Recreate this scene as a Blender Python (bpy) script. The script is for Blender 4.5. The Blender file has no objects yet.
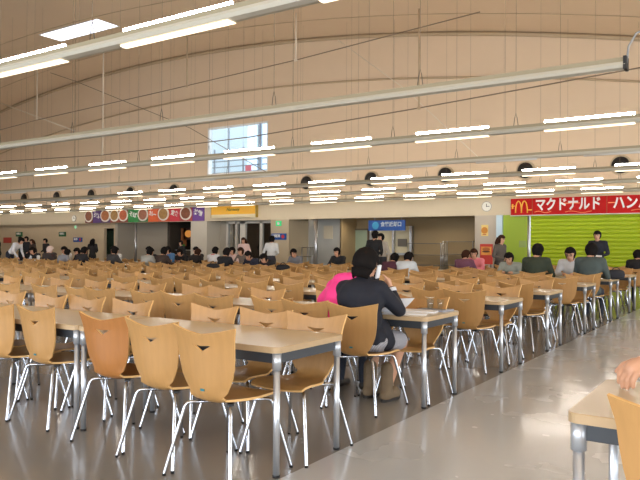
import bpy, bmesh, math, random
import numpy as np
from mathutils import Vector, Matrix

random.seed(7)
R = math.radians
SC = bpy.context.scene
COL = SC.collection

# ------------------------------------------------------------------ camera
CAM_H, FPX = 1.28, 676.5
_yaw, _pit, _rol = R(33.517), R(0.455), R(0.322)
FWD = np.array([-math.sin(_yaw) * math.cos(_pit), math.cos(_yaw) * math.cos(_pit), math.sin(_pit)])
_r0 = np.array([math.cos(_yaw), math.sin(_yaw), 0.0])
_u0 = np.cross(_r0, FWD)
RGT = _r0 * math.cos(_rol) + _u0 * math.sin(_rol)
UPV = np.cross(RGT, FWD)
EYE = np.array([0.0, 0.0, CAM_H])
cd = bpy.data.cameras.new('camera')
cam = bpy.data.objects.new('camera', cd)
COL.objects.link(cam)
m = Matrix.Identity(4)
for i in range(3):
    m[i][0], m[i][1], m[i][2], m[i][3] = RGT[i], UPV[i], -FWD[i], EYE[i]
cam.matrix_world = m
cd.sensor_width = 36.0
cd.lens = FPX * 36.0 / 640.0
cd.clip_start, cd.clip_end = 0.05, 300
SC.camera = cam

def project(p):
    d = np.asarray(p, float) - EYE
    w = d @ FWD
    if w < 0.05: return (-9999, -9999, w)
    return (320 + FPX * (d @ RGT) / w, 240 - FPX * (d @ UPV) / w, w)

def at(px, py, Y):
    """the point of the hall's vertical plane y = Y seen at a photo pixel"""
    d = FWD + (px - 320) / FPX * RGT + (240 - py) / FPX * UPV
    return EYE + d * (Y / d[1])

# ------------------------------------------------------------------ world, daylight, exposure
SC.view_settings.view_transform = 'Standard'
SC.view_settings.look = 'None'
SC.view_settings.gamma = 1.0
SC.view_settings.use_curve_mapping = False
SC.view_settings.exposure = 0.27

w = bpy.data.worlds.new('daylight_sky')
SC.world = w
w.use_nodes = True
wb = w.node_tree.nodes['Background']
wb.inputs[0].default_value = (0.80, 0.90, 1.0, 1)
wb.inputs[1].default_value = 2.6

def window_light(name, loc, rot, sx, sy, power, col):
    l = bpy.data.lights.new(name, 'AREA')
    l.shape = 'RECTANGLE'; l.size = sx; l.size_y = sy; l.energy = power; l.color = col
    o = bpy.data.objects.new(name, l); COL.objects.link(o)
    o.location = loc; o.rotation_euler = rot
    return o
# daylight entering through the glazed front (behind the camera) and side of the hall
window_light('daylight_front', (-9.0, -7.4, 2.0), (R(90), 0, 0), 34, 3.0, 1650, (0.90, 0.95, 1.0))
window_light('daylight_side', (11.4, 8.0, 1.7), (R(90), 0, R(90)), 26, 2.5, 1150, (0.90, 0.95, 1.0))
LAMP_STRENGTH = 42.0

# ------------------------------------------------------------------ materials
def lin(c):
    return tuple((v / 255 / 12.92) if v / 255 <= 0.04045 else ((v / 255 + 0.055) / 1.055) ** 2.4 for v in c) + (1.0,)
MATS = {}
def mat(name, rgb, rough=0.5, metal=0.0, spec=0.5, noise=0.0, nscale=8.0, bump=0.0, stretch=None, emit=0.0, coat=0.0, rnd=0.0, trans=0.0):
    if name in MATS: return MATS[name]
    M = bpy.data.materials.new(name); M.use_nodes = True
    nt = M.node_tree; b = nt.nodes['Principled BSDF']
    b.inputs['Base Color'].default_value = lin(rgb)
    b.inputs['Roughness'].default_value = rough
    b.inputs['Metallic'].default_value = metal
    b.inputs['Specular IOR Level'].default_value = spec
    b.inputs['Coat Weight'].default_value = coat
    b.inputs['Transmission Weight'].default_value = trans
    if emit:
        b.inputs['Emission Color'].default_value = lin(rgb)
        b.inputs['Emission Strength'].default_value = emit
    if noise or bump:
        tc = nt.nodes.new('ShaderNodeTexCoord'); mp = nt.nodes.new('ShaderNodeMapping')
        if stretch: mp.inputs['Scale'].default_value = stretch
        nz = nt.nodes.new('ShaderNodeTexNoise'); nz.inputs['Scale'].default_value = nscale; nz.inputs['Detail'].default_value = 5
        nt.links.new(tc.outputs['Object'], mp.inputs['Vector']); nt.links.new(mp.outputs['Vector'], nz.inputs['Vector'])
        if noise:
            mx = nt.nodes.new('ShaderNodeMix'); mx.data_type = 'RGBA'
            a = lin(rgb)
            mx.inputs[6].default_value = tuple(min(1, v * (1 - noise)) for v in a[:3]) + (1,)
            mx.inputs[7].default_value = tuple(min(1, v * (1 + noise)) for v in a[:3]) + (1,)
            nt.links.new(nz.outputs['Fac'], mx.inputs[0])
            out = mx.outputs[2]
            if rnd:
                oi = nt.nodes.new('ShaderNodeObjectInfo'); hs = nt.nodes.new('ShaderNodeHueSaturation')
                mr = nt.nodes.new('ShaderNodeMapRange')
                mr.inputs[3].default_value = 1 - rnd; mr.inputs[4].default_value = 1 + rnd
                nt.links.new(oi.outputs['Random'], mr.inputs[0]); nt.links.new(mr.outputs[0], hs.inputs['Value'])
                nt.links.new(out, hs.inputs['Color']); out = hs.outputs[0]
            nt.links.new(out, b.inputs['Base Color'])
        if bump:
            bp = nt.nodes.new('ShaderNodeBump'); bp.inputs['Strength'].default_value = bump; bp.inputs['Distance'].default_value = 0.02
            nt.links.new(nz.outputs['Fac'], bp.inputs['Height']); nt.links.new(bp.outputs[0], b.inputs['Normal'])
    MATS[name] = M
    return M

WOOD = mat('birch plywood', (186, 141, 86), 0.38, noise=0.14, nscale=5, stretch=(7, 7, 0.8), rnd=0.10)
WOOD_DARK = mat('orange plywood', (170, 112, 58), 0.38, noise=0.16, nscale=5, stretch=(7, 7, 0.8))
PLYEDGE = mat('plywood edge', (224, 180, 116), 0.5, noise=0.1, nscale=60)
CHROME = mat('chrome tube', (196, 200, 208), 0.22, metal=1.0)
SATIN = mat('satin metal', (196, 201, 208), 0.35, metal=0.6)
TLEG = mat('silver table leg', (205, 209, 216), 0.3, metal=0.75)
BLACK = mat('black plastic', (22, 22, 25), 0.5)
LAMINATE = mat('beige laminate', (205, 190, 164), 0.30, noise=0.04, nscale=30)
EDGE = mat('wood edge band', (190, 162, 124), 0.45, noise=0.08, nscale=20)
APRON = mat('dark table rail', (52, 56, 62), 0.45)
WALL = mat('beige wall paint', (222, 200, 172), 0.85, noise=0.03, nscale=1.5)
CEIL = mat('beige ceiling panel', (218, 194, 164), 0.9, noise=0.04, nscale=0.5)
TRIM = mat('pale trim', (186, 164, 134), 0.7)
HEADER = mat('cream header', (214, 200, 172), 0.8, noise=0.02)
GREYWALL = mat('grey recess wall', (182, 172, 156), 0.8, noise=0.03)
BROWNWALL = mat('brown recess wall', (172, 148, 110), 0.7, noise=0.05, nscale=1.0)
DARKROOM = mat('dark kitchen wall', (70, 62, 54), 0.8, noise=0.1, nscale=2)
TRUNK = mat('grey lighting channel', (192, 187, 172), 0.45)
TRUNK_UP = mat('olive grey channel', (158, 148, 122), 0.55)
STEEL = mat('brushed steel', (190, 192, 195), 0.3, metal=0.9)
WHITE = mat('white paint', (235, 234, 230), 0.5)
PAPER = mat('white paper', (238, 238, 240), 0.7)
WIRE = mat('dark wire', (128, 110, 90), 0.6)
ROD = mat('pale rod', (226, 214, 194), 0.5)
TUBE = mat('lit fluorescent tube', (255, 246, 236), 0.5, emit=LAMP_STRENGTH)
TUBE_DN = mat('lit lamp diffuser', (255, 240, 214), 0.5, emit=LAMP_STRENGTH * 0.036)
TUBE_OFF = mat('unlit fluorescent tube', (215, 212, 205), 0.4)
GREEN_SH = mat('lime green shutter', (168, 190, 22), 0.4, noise=0.03)
GREEN_PN = mat('lime green panel', (150, 176, 30), 0.5)
RED_SIGN = mat('red sign', (186, 16, 14), 0.6, spec=0.2)
GOLD = mat('golden yellow', (246, 190, 60), 0.4)
YELLOW = mat('yellow sign', (238, 178, 10), 0.4)
BLUE = mat('blue sign', (24, 80, 158), 0.45)
CYAN = mat('cyan disc', (60, 160, 205), 0.5)
LBLUE = mat('light blue column', (190, 214, 226), 0.5)
SKIN = mat('skin', (206, 156, 126), 0.5, noise=0.04, nscale=12)
HAIR = mat('black hair', (22, 18, 17), 0.8, spec=0.15, noise=0.3, nscale=60, stretch=(1, 1, 0.2))
HAIR_BR = mat('brown hair', (58, 34, 22), 0.8, spec=0.15, noise=0.3, nscale=60, stretch=(1, 1, 0.2))

def glass_mat():
    M = bpy.data.materials.new('clear glass'); M.use_nodes = True
    nt = M.node_tree; nt.nodes.clear()
    o = nt.nodes.new('ShaderNodeOutputMaterial'); t = nt.nodes.new('ShaderNodeBsdfTransparent'); g = nt.nodes.new('ShaderNodeBsdfGlossy')
    g.inputs['Roughness'].default_value = 0.05; t.inputs[0].default_value = (0.93, 0.97, 1, 1)
    mx = nt.nodes.new('ShaderNodeMixShader'); mx.inputs[0].default_value = 0.10
    nt.links.new(t.outputs[0], mx.inputs[1]); nt.links.new(g.outputs[0], mx.inputs[2]); nt.links.new(mx.outputs[0], o.inputs[0])
    return M
GLASS = glass_mat()

def floor_mat(name, rgb, rough, noise):
    M = mat(name, rgb, rough, noise=noise, nscale=0.9, spec=0.55)
    nt = M.node_tree; b = nt.nodes['Principled BSDF']
    tc = nt.nodes.new('ShaderNodeTexCoord'); n2 = nt.nodes.new('ShaderNodeTexNoise'); n2.inputs['Scale'].default_value = 2.2; n2.inputs['Detail'].default_value = 3
    mr = nt.nodes.new('ShaderNodeMapRange'); mr.inputs[3].default_value = rough * 0.92; mr.inputs[4].default_value = rough * 1.08
    nt.links.new(tc.outputs['Object'], n2.inputs['Vector']); nt.links.new(n2.outputs['Fac'], mr.inputs[0]); nt.links.new(mr.outputs[0], b.inputs['Roughness'])
    n3 = nt.nodes.new('ShaderNodeTexNoise'); n3.inputs['Scale'].default_value = 3.5; n3.inputs['Detail'].default_value = 2
    bp = nt.nodes.new('ShaderNodeBump'); bp.inputs['Strength'].default_value = 0.012; bp.inputs['Distance'].default_value = 0.004
    nt.links.new(tc.outputs['Object'], n3.inputs['Vector']); nt.links.new(n3.outputs['Fac'], bp.inputs['Height']); nt.links.new(bp.outputs[0], b.inputs['Normal'])
    b.inputs['Coat Weight'].default_value = 0.45; b.inputs['Coat Roughness'].default_value = 0.11
    return M
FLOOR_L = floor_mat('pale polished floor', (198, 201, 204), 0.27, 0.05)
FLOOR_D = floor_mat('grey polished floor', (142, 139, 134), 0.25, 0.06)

# ------------------------------------------------------------------ mesh builder
class MB:
    def __init__(s): s.v = []; s.f = []; s.m = []; s.sm = []
    def add(s, vs, fs, mi=0, smooth=False):
        o = len(s.v); s.v += [tuple(p) for p in vs]
        for f in fs: s.f.append(tuple(i + o for i in f)); s.m.append(mi); s.sm.append(smooth)
    def box(s, x0, x1, y0, y1, z0, z1, mi=0):
        vs = [(x, y, z) for z in (z0, z1) for y in (y0, y1) for x in (x0, x1)]
        s.add(vs, [(0, 2, 3, 1), (4, 5, 7, 6), (0, 1, 5, 4), (2, 6, 7, 3), (0, 4, 6, 2), (1, 3, 7, 5)], mi)
    def tube(s, path, r, n=8, mi=0, caps=True, radii=None, tip=None):
        P = [Vector(p) for p in path]; k = len(P); vs = []; fs = []
        t0 = (P[1] - P[0]).normalized()
        nrm = t0.orthogonal().normalized()
        for i in range(k):
            if i == 0: t = t0
            elif i == k - 1: t = (P[i] - P[i - 1]).normalized()
            else: t = ((P[i + 1] - P[i]).normalized() + (P[i] - P[i - 1]).normalized()).normalized()
            nrm = (nrm - t * nrm.dot(t)).normalized(); bn = t.cross(nrm)
            rr = radii[i] if radii else r
            for j in range(n):
                a = 2 * math.pi * j / n
                vs.append(P[i] + (nrm * math.cos(a) + bn * math.sin(a)) * rr)
        base = len(s.v); s.v += [tuple(p) for p in vs]
        for i in range(k - 1):
            for j in range(n):
                j2 = (j + 1) % n
                s.f.append((base + i * n + j, base + i * n + j2, base + (i + 1) * n + j2, base + (i + 1) * n + j))
                s.m.append(tip if (tip is not None and i == k - 2) else mi); s.sm.append(True)
        if caps:
            s.f.append(tuple(base + j for j in reversed(range(n)))); s.m.append(mi); s.sm.append(False)
            s.f.append(tuple(base + (k - 1) * n + j for j in range(n))); s.m.append(tip if tip is not None else mi); s.sm.append(False)
    def ell(s, c, r, rot=None, nu=12, nv=8, mi=0, fn=None):
        vs = []; fs = []
        M = rot or Matrix.Identity(3); c = Vector(c)
        for i in range(nv + 1):
            th = math.pi * i / nv
            for j in range(nu):
                ph = 2 * math.pi * j / nu
                p = Vector((math.sin(th) * math.cos(ph), math.sin(th) * math.sin(ph), math.cos(th)))
                if fn: p = fn(p)
                vs.append(c + M @ Vector((p.x * r[0], p.y * r[1], p.z * r[2])))
        for i in range(nv):
            for j in range(nu):
                j2 = (j + 1) % nu
                a, b, cc, d = i * nu + j, (i + 1) * nu + j, (i + 1) * nu + j2, i * nu + j2
                if i == 0: fs.append((a, b, cc))
                elif i == nv - 1: fs.append((a, b, d))
                else: fs.append((a, b, cc, d))
        s.add(vs, fs, mi, True)
    def prism(s, poly, z0, z1, mi=0, mside=None):
        n = len(poly); vs = [(x, y, z0) for x, y in poly] + [(x, y, z1) for x, y in poly]
        s.add(vs, [tuple(reversed(range(n))), tuple(range(n, 2 * n))], mi)
        s.add(vs, [(i, (i + 1) % n, n + (i + 1) % n, n + i) for i in range(n)], mi if mside is None else mside)
    def disc_y(s, cx, y0, y1, cz, r, n=24, mi=0, rx=None):
        rx = rx or r
        pts = [(cx + rx * math.cos(2 * math.pi * i / n), cz + r * math.sin(2 * math.pi * i / n)) for i in range(n)]
        vs = [(x, y0, z) for x, z in pts] + [(x, y1, z) for x, z in pts]
        s.add(vs, [tuple(range(n)), tuple(reversed(range(n, 2 * n)))], mi)
        s.add(vs, [((i + 1) % n, i, n + i, n + (i + 1) % n) for i in range(n)], mi)
    def mesh(s, name, mats):
        me = bpy.data.meshes.new(name)
        me.from_pydata(s.v, [], s.f)
        for mm in (mats if isinstance(mats, (list, tuple)) else [mats]): me.materials.append(mm)
        me.polygons.foreach_set('material_index', s.m); me.polygons.foreach_set('use_smooth', s.sm)
        me.update(); return me
    def build(s, name, mats, parent=None, loc=None):
        return link(name, s.mesh(name, mats), parent, loc)

def link(name, data, parent=None, loc=None, rotz=0):
    o = bpy.data.objects.new(name, data); COL.objects.link(o)
    if parent: o.parent = parent
    if loc is not None: o.location = loc
    if rotz: o.rotation_euler = (0, 0, rotz)
    return o
def thing(name, label, cat, loc=(0, 0, 0), rotz=0, group=None):
    o = link(name, None, None, loc, rotz); o.empty_display_size = 0.1
    return tag(o, label, cat, group)
def tag(o, label, cat, group=None, kind=None):
    o['label'] = label; o['category'] = cat
    if group: o['group'] = group
    if kind: o['kind'] = kind
    return o
def struct(o, label=None):
    o['kind'] = 'structure'
    if label: o['label'] = label
    return o
def text_mesh(body, size, mats, extrude=0.006, shear=0.0, bold=0.0, align='CENTER'):
    c = bpy.data.curves.new('lettering', 'FONT'); c.body = body; c.size = size; c.extrude = extrude; c.shear = shear
    c.offset = bold; c.align_x = align; c.align_y = 'CENTER'; c.resolution_u = 2
    o = bpy.data.objects.new('tmp', c); COL.objects.link(o)
    bpy.context.view_layer.update()
    me = bpy.data.meshes.new_from_object(o.evaluated_get(bpy.context.evaluated_depsgraph_get()))
    bpy.data.objects.remove(o)
    me.materials.clear(); me.materials.append(mats)
    return me
def text_on_wall(body, size, material, x, y, z, parent=None, name='lettering', shear=0.0, bold=0.0, width=None, tilt=0.0):
    me = text_mesh(body, size, material, shear=shear, bold=bold)
    o = link(name, me, parent)
    if parent: x, y, z = x - parent.location.x, y - parent.location.y, z - parent.location.z
    o.location = (x, y, z); o.rotation_euler = (R(90), R(-tilt), 0)
    if width:
        xs = [v.co.x for v in me.vertices]
        o.scale.x = width / max(1e-3, max(xs) - min(xs))
    return o

ONES = ['', 'first', 'second', 'third', 'fourth', 'fifth', 'sixth', 'seventh', 'eighth', 'ninth', 'tenth', 'eleventh', 'twelfth', 'thirteenth',
        'fourteenth', 'fifteenth', 'sixteenth', 'seventeenth', 'eighteenth', 'nineteenth']
def ordinal(n):
    if n < 20: return ONES[n]
    t, u = divmod(n, 10)
    return (['', '', 'twentieth', 'thirtieth', 'fortieth', 'fiftieth', 'sixtieth', 'seventieth', 'eightieth'][t] if u == 0 else
            ['', '', 'twenty', 'thirty', 'forty', 'fifty', 'sixty', 'seventy', 'eighty'][t] + '-' + ONES[u])

# ------------------------------------------------------------------ the hall
YB = 25.5            # face of the back wall
ZH = 2.48            # underside of its header
XL, XR, YF = -47.0, 11.0, -7.0
def vault(x): return 11.2 - 0.00494 * (x + 26.85) ** 2
def bx(px): return float(at(px, 240, YB)[0])

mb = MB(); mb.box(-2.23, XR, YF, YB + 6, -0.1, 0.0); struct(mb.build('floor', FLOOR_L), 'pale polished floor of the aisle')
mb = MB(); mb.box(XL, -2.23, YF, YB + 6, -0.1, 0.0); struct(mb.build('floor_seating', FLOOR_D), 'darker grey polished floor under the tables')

# vaulted ceiling with a skylight opening
SKY = (-28.75, -24.6, 19.3, 20.45)
xs = sorted(set([XL - 0.3 + i * (XR - XL + 0.6) / 48 for i in range(49)] + [SKY[0], SKY[1]]))
ys = sorted([YF - 0.3, 0, 6, 12, SKY[2], SKY[3], YB + 0.3])
mb = MB()
for i in range(len(xs) - 1):
    for j in range(len(ys) - 1):
        a, b_, c, d = xs[i], xs[i + 1], ys[j], ys[j + 1]
        if a >= SKY[0] - 1e-4 and b_ <= SKY[1] + 1e-4 and c >= SKY[2] - 1e-4 and d <= SKY[3] + 1e-4: continue
        vs = [(a, c, vault(a)), (b_, c, vault(b_)), (b_, d, vault(b_)), (a, d, vault(a)), (a, c, vault(a) + .25), (b_, c, vault(b_) + .25), (b_, d, vault(b_) + .25), (a, d, vault(a) + .25)]
        mb.add(vs, [(3, 2, 1, 0), (4, 5, 6, 7), (0, 1, 5, 4), (2, 3, 7, 6), (1, 2, 6, 5), (3, 0, 4, 7)])
ceiling = struct(mb.build('ceiling', CEIL), 'beige vaulted ceiling')
mb = MB()
zc = vault((SKY[0] + SKY[1]) / 2)
for (a, b_, c, d) in ((SKY[0] - .06, SKY[0], SKY[2] - .06, SKY[3] + .06), (SKY[1], SKY[1] + .06, SKY[2] - .06, SKY[3] + .06), (SKY[0], SKY[1], SKY[2] - .06, SKY[2]), (SKY[0], SKY[1], SKY[3], SKY[3] + .06)):
    mb.box(a, b_, c, d, zc - .03, zc + .32)
sk = struct(mb.build('window_2', WHITE), 'white frame of the ceiling skylight')
mb = MB(); mb.box(SKY[0], SKY[1], SKY[2], SKY[3], zc - .015, zc + .0); mb.build('pane', mat('daylit skylight diffuser', (236, 240, 255), .6, emit=3.0), sk)
# faint seams between ceiling bays
for k, yy in enumerate((3.5, 8.75, 14.0, 19.0, 23.0)):
    mb = MB(); pts = [(x, yy, vault(x) - .02) for x in np.linspace(XL, XR, 40)]
    mb.tube(pts, 0.012, 5); mb.build('seam', TRIM, ceiling)

# back wall above the header, with the high window left open
WX0, WX1, WZ0, WZ1 = -23.8, -19.9, 4.8, 7.22
mb = MB()
def wall_cols(x0, x1, z0, z1=None, y0=YB, y1=YB + .3):
    n = max(1, int((x1 - x0) / 1.5))
    for i in range(n):
        a = x0 + (x1 - x0) * i / n; b_ = x0 + (x1 - x0) * (i + 1) / n
        ta = z1 if z1 else vault(a) + .1; tb = z1 if z1 else vault(b_) + .1
        vs = [(a, y0, z0), (b_, y0, z0), (b_, y1, z0), (a, y1, z0), (a, y0, ta), (b_, y0, tb), (b_, y1, tb), (a, y1, ta)]
        mb.add(vs, [(3, 2, 1, 0), (4, 5, 6, 7), (0, 1, 5, 4), (1, 2, 6, 5), (2, 3, 7, 6), (3, 0, 4, 7)])
ZT = 3.45
wall_cols(XL, WX0, ZT); wall_cols(WX1, XR, ZT); wall_cols(WX0, WX1, ZT, WZ0); wall_cols(WX0, WX1, WZ1)
wb_ = struct(mb.build('wall_back', WALL), 'beige back wall above the food counters')
mb = MB(); pts = [(x, YB - .03, 8.83 - 0.0047 * (x + 23.5) ** 2) for x in np.linspace(XL, XR, 40)]
mb.tube(pts, 0.045, 5); mb.build('trim_arch', TRIM, wb_)
mb = MB(); pts = [(x, YB - .05, vault(x) - 0.1) for x in np.linspace(XL, XR, 40)]
mb.tube(pts, 0.09, 5); mb.build('trim_cornice', TRIM, wb_)
mb = MB(); mb.box(XL, XR, YB - 0.02, YB + .3, ZH, ZT)
struct(mb.build('trim_1', HEADER), 'cream header band above the food counters')
mb = MB()
for x0, x1 in ((XL - .3, XL),): mb.box(x0, x1, YF, YB + 6, 0, vault(XL) + .1)
struct(mb.build('wall_left', WALL))
# right wall and front wall: glazed sides of the hall
mb = MB(); zr = vault(XR) + .1
mb.box(XR, XR + .3, YF, YB + 6, 0, .45); mb.box(XR, XR + .3, YF, YB + 6, 2.95, zr)
for yy in (YF, -5, -1, 3, 7, 11, 15, 19, 21): mb.box(XR, XR + .3, yy, yy + .35, .45, 2.95)
mb.box(XR, XR + .3, 21, YB + 6, .45, 2.95)
struct(mb.build('wall_right', WALL), 'glazed side wall')
mb = MB(); y0, y1 = YF - .3, YF
mb.box(XL, XR, y0, y1, 0, .45)
wall_cols(XL, XR, 3.55, None, y0, y1)
mb.box(XL, -26, y0, y1, .45, 3.55); mb.box(8, XR, y0, y1, .45, 3.55)
for xx in range(-22, 8, 4): mb.box(xx, xx + .3, y0, y1, .45, 3.55)
struct(mb.build('wall_front', WALL), 'glazed front wall')

# high window
mb = MB(); t = .07
for a, b_, c, d in ((WX0, WX0 + t, WZ0, WZ1), (WX1 - t, WX1, WZ0, WZ1), (WX0, WX1, WZ0, WZ0 + t), (WX0, WX1, WZ1 - t, WZ1)):
    mb.box(a, b_, YB + .02, YB + .28, c, d)
win = struct(mb.build('window_1', WHITE), 'high window in the back wall')
mb = MB(); mb.box(WX0 + .07, WX1 - .07, YB + .14, YB + .15, WZ0 + .07, WZ1 - .07); mb.build('pane', GLASS, win)
mb = MB(); mb.box(WX1 - .62, WX1 - .5, YB + .10, YB + .2, WZ0, WZ1); mb.build('mullion', mat('blue grey mullion', (160, 180, 205), .5), win)
# building outside the window
bo = thing('neighbouring_building', 'pale white building with railings seen through the high window', 'building', (-28, 33, 0))
PALE = mat('pale facade', (214, 230, 242), 0.7)
mb = MB(); mb.box(-6, 0.6, 0, 3, 0, 11.5); mb.build('facade', PALE, bo)
for k in range(4):
    mb = MB(); mb.box(0.6, 6.8, -3.2, -3.14, 5.45 + k * .34, 5.51 + k * .34); mb.build('rail', mat('railing grey', (150, 160, 172), .5), bo)
for k in range(5):
    mb = MB(); mb.box(.7 + k * 1.1, .78 + k * 1.1, -3.2, -3.12, 5.2, 6.9 if k not in (1, 3) else 9.2); mb.build('post', MATS['railing grey'], bo)
mb = MB(); mb.box(0.6, 7, -3.4, 2.5, 5.0, 5.2); mb.build('balcony', PALE, bo)
mb = MB(); mb.box(3.2, 3.6, -3.3, -3.22, 5.5, 5.8); mb.build('notice', mat('pink notice', (225, 120, 140), .6), bo)

# ------------------------------------------------------------------ under the header: recesses, pillars, shop fronts
def wbox(name, x0, x1, y0, y1, z0, z1, m_, label=None, parent=None):
    b = MB(); b.box(x0, x1, y0, y1, z0, z1); o = b.build(name, m_, parent)
    if not parent: struct(o, label)
    return o
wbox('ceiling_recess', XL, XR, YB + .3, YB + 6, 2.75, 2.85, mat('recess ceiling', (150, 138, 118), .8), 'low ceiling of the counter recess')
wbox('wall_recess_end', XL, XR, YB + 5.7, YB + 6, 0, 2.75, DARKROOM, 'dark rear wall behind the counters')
# left stretch of beige wall with a doorway
L0, L1 = bx(97.5), bx(107.5)
b = MB(); b.box(XL, L0, YB + .45, YB + .65, 0, 2.75); b.box(L1, bx(112), YB + .45, YB + .65, 0, 2.75); b.box(L0, L1, YB + .45, YB + .65, 2.2, 2.75)
struct(b.build('wall_service', mat('service wall', (210, 190, 158), .8, noise=.03)), 'beige wall beside the menu banner')
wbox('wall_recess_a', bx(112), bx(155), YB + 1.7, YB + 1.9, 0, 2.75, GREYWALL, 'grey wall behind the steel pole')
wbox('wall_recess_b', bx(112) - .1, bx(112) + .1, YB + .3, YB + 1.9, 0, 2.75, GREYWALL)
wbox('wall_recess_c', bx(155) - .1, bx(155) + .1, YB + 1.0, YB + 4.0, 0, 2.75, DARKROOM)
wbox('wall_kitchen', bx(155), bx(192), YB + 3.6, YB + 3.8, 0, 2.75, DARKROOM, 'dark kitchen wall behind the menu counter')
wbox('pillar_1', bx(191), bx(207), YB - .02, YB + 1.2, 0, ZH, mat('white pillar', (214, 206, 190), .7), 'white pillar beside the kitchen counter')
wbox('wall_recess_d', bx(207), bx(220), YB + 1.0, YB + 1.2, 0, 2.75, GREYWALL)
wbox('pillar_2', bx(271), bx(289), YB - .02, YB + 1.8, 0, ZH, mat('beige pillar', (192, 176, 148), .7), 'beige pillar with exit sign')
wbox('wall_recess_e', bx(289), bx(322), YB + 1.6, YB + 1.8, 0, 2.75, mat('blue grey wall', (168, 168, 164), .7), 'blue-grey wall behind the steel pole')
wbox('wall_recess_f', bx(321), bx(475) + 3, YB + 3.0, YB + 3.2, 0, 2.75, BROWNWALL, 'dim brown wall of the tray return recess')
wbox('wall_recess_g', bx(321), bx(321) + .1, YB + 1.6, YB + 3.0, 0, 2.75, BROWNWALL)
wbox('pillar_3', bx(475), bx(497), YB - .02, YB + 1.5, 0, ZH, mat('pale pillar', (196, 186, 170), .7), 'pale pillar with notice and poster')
wbox('pillar_4', bx(497), bx(503), YB - .10, YB + .5, 0, ZH, LBLUE, 'light blue column beside the green panel')
wbox('wall_shop', bx(503), bx(528), YB + .0, YB + .2, 0, ZH, GREEN_PN, 'lime green panel beside the shutter')
wbox('trim_2', bx(503) + .62, bx(503) + .9, YB - .015, YB, 1.25, 1.5, mat('small grey plate', (140, 160, 80), .5), 'small plate on the green panel')
for px, rr in ((135, .07), (315, .09), (528.7, .07)):
    b = MB(); b.tube([(bx(px), YB - .02 + rr, 0), (bx(px), YB - .02 + rr, ZH)], rr, 14)
    struct(b.build('column_steel', STEEL), {135: 'steel pole under the menu banner', 315: 'steel pole before the blue-grey recess'}.get(px, 'steel pole between green panel and shutter'))

# lime roller shutter, slat by slat
S0, S1 = bx(530.5), 1.5
sh = struct(link('door_shutter', None, None, (S0, YB, 0)), 'closed lime green roller shutter'); sh['category'] = 'shutter'
slm = MB()
n_s, hs = 17, ZH / 17
prof = [(0.0, 0.045), (0.016, 0.012), (0.06, 0.0), (0.115, 0.012), (hs - .004, 0.045)]
vs = []
for z, dy in prof: vs += [(0, -dy * -1, z), (S1 - S0, -dy * -1, z)]
slm.add(vs, [(2 * i, 2 * i + 1, 2 * i + 3, 2 * i + 2) for i in range(len(prof) - 1)])
slm.add([(0, .05, 0), (S1 - S0, .05, 0), (S1 - S0, .05, hs), (0, .05, hs)], [(3, 2, 1, 0)])
sme = slm.mesh('slat', GREEN_SH)
for k in range(n_s): link('slat', sme, sh, (0, .02, k * hs))
wbox('guide_rail', 0 - .06, 0, -.01, .06, 0, ZH, STEEL, None, sh)

# red hamburger shop sign
g = thing('shop_sign', 'red shop sign with yellow arches and white lettering above the shutter', 'sign', (bx(512), YB - .16, 2.46))
LX = 7.6
b = MB(); b.box(0, LX, 0, .14, 0, .62); b.build('board', RED_SIGN, g)
b = MB(); b.box(-.02, LX, -.02, .14, -.03, 0); b.build('lower_rail', mat('pale rail', (205, 205, 196), .4), g)
for cx in (.30, .52):
    b = MB(); pts = [(cx + .112 * math.cos(a), -.02, .06 + .46 * math.sin(a) ** .8) for a in np.linspace(0.02, math.pi - .02, 18)]
    b.tube(pts, .024, 6); b.build('arch', GOLD, g)
b = MB(); b.box(.02, .16, -.012, 0, .33, .36); b.box(.62, .8, -.012, 0, .17, .2); b.box(.04, .1, -.012, 0, .24, .42); b.build('trim_mark', GOLD, g)
b = MB(); b.box(.80, .815, -.01, 0, 0, .62); b.box(3.40, 3.415, -.01, 0, 0, .62); b.build('joint', mat('sign joint', (120, 70, 20), .5), g)
text_on_wall('マクドナルド', .5, WHITE, -6.05, YB - .175, 2.80, g, bold=.014, width=2.25)
text_on_wall('ハンバーガー', .5, WHITE, -3.3, YB - .175, 2.80, g, bold=.014, width=2.4)
b = MB()
for a, c, z in ((.9, 1.5, .1), (2.0, 2.9, .08), (4.2, 5.4, .09)):
    pts = [(a + (c - a) * t, -.01, z + .03 * math.sin(t * 7)) for t in np.linspace(0, 1, 10)]; b.tube(pts, .012, 5)
for a, c, z in ((1.85, 2.5, .38), (3.45, 3.75, .36), (4.5, 5.2, .42)): b.box(a, c, -.01, 0, z, z + .03)
b.build('flourish', mat('orange flourish', (246, 150, 90), .5), g)

# round wall clock
def clock(px, py, rr, label):
    p = at(px, py, YB)
    c = thing('wall_clock', label, 'clock', (p[0], YB - .05, p[2]))
    b = MB(); b.disc_y(0, 0, .05, 0, rr, 28); b.build('case', mat('clock case', (170, 165, 155), .4), c)
    b = MB(); b.disc_y(0, -.008, 0, 0, rr * .88, 28); b.build('dial', mat('clock dial', (240, 238, 228), .5), c)
    b = MB(); b.box(-.012, .012, -.014, -.008, -.02, rr * .5); b.box(0, rr * .6, -.014, -.008, -.01, .01); b.build('hands', BLACK, c)
clock(487, 206.5, .2, 'round white wall clock above the pale pillar')
clock(74.5, 218.5, .2, 'round wall clock left of the menu banner')

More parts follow.
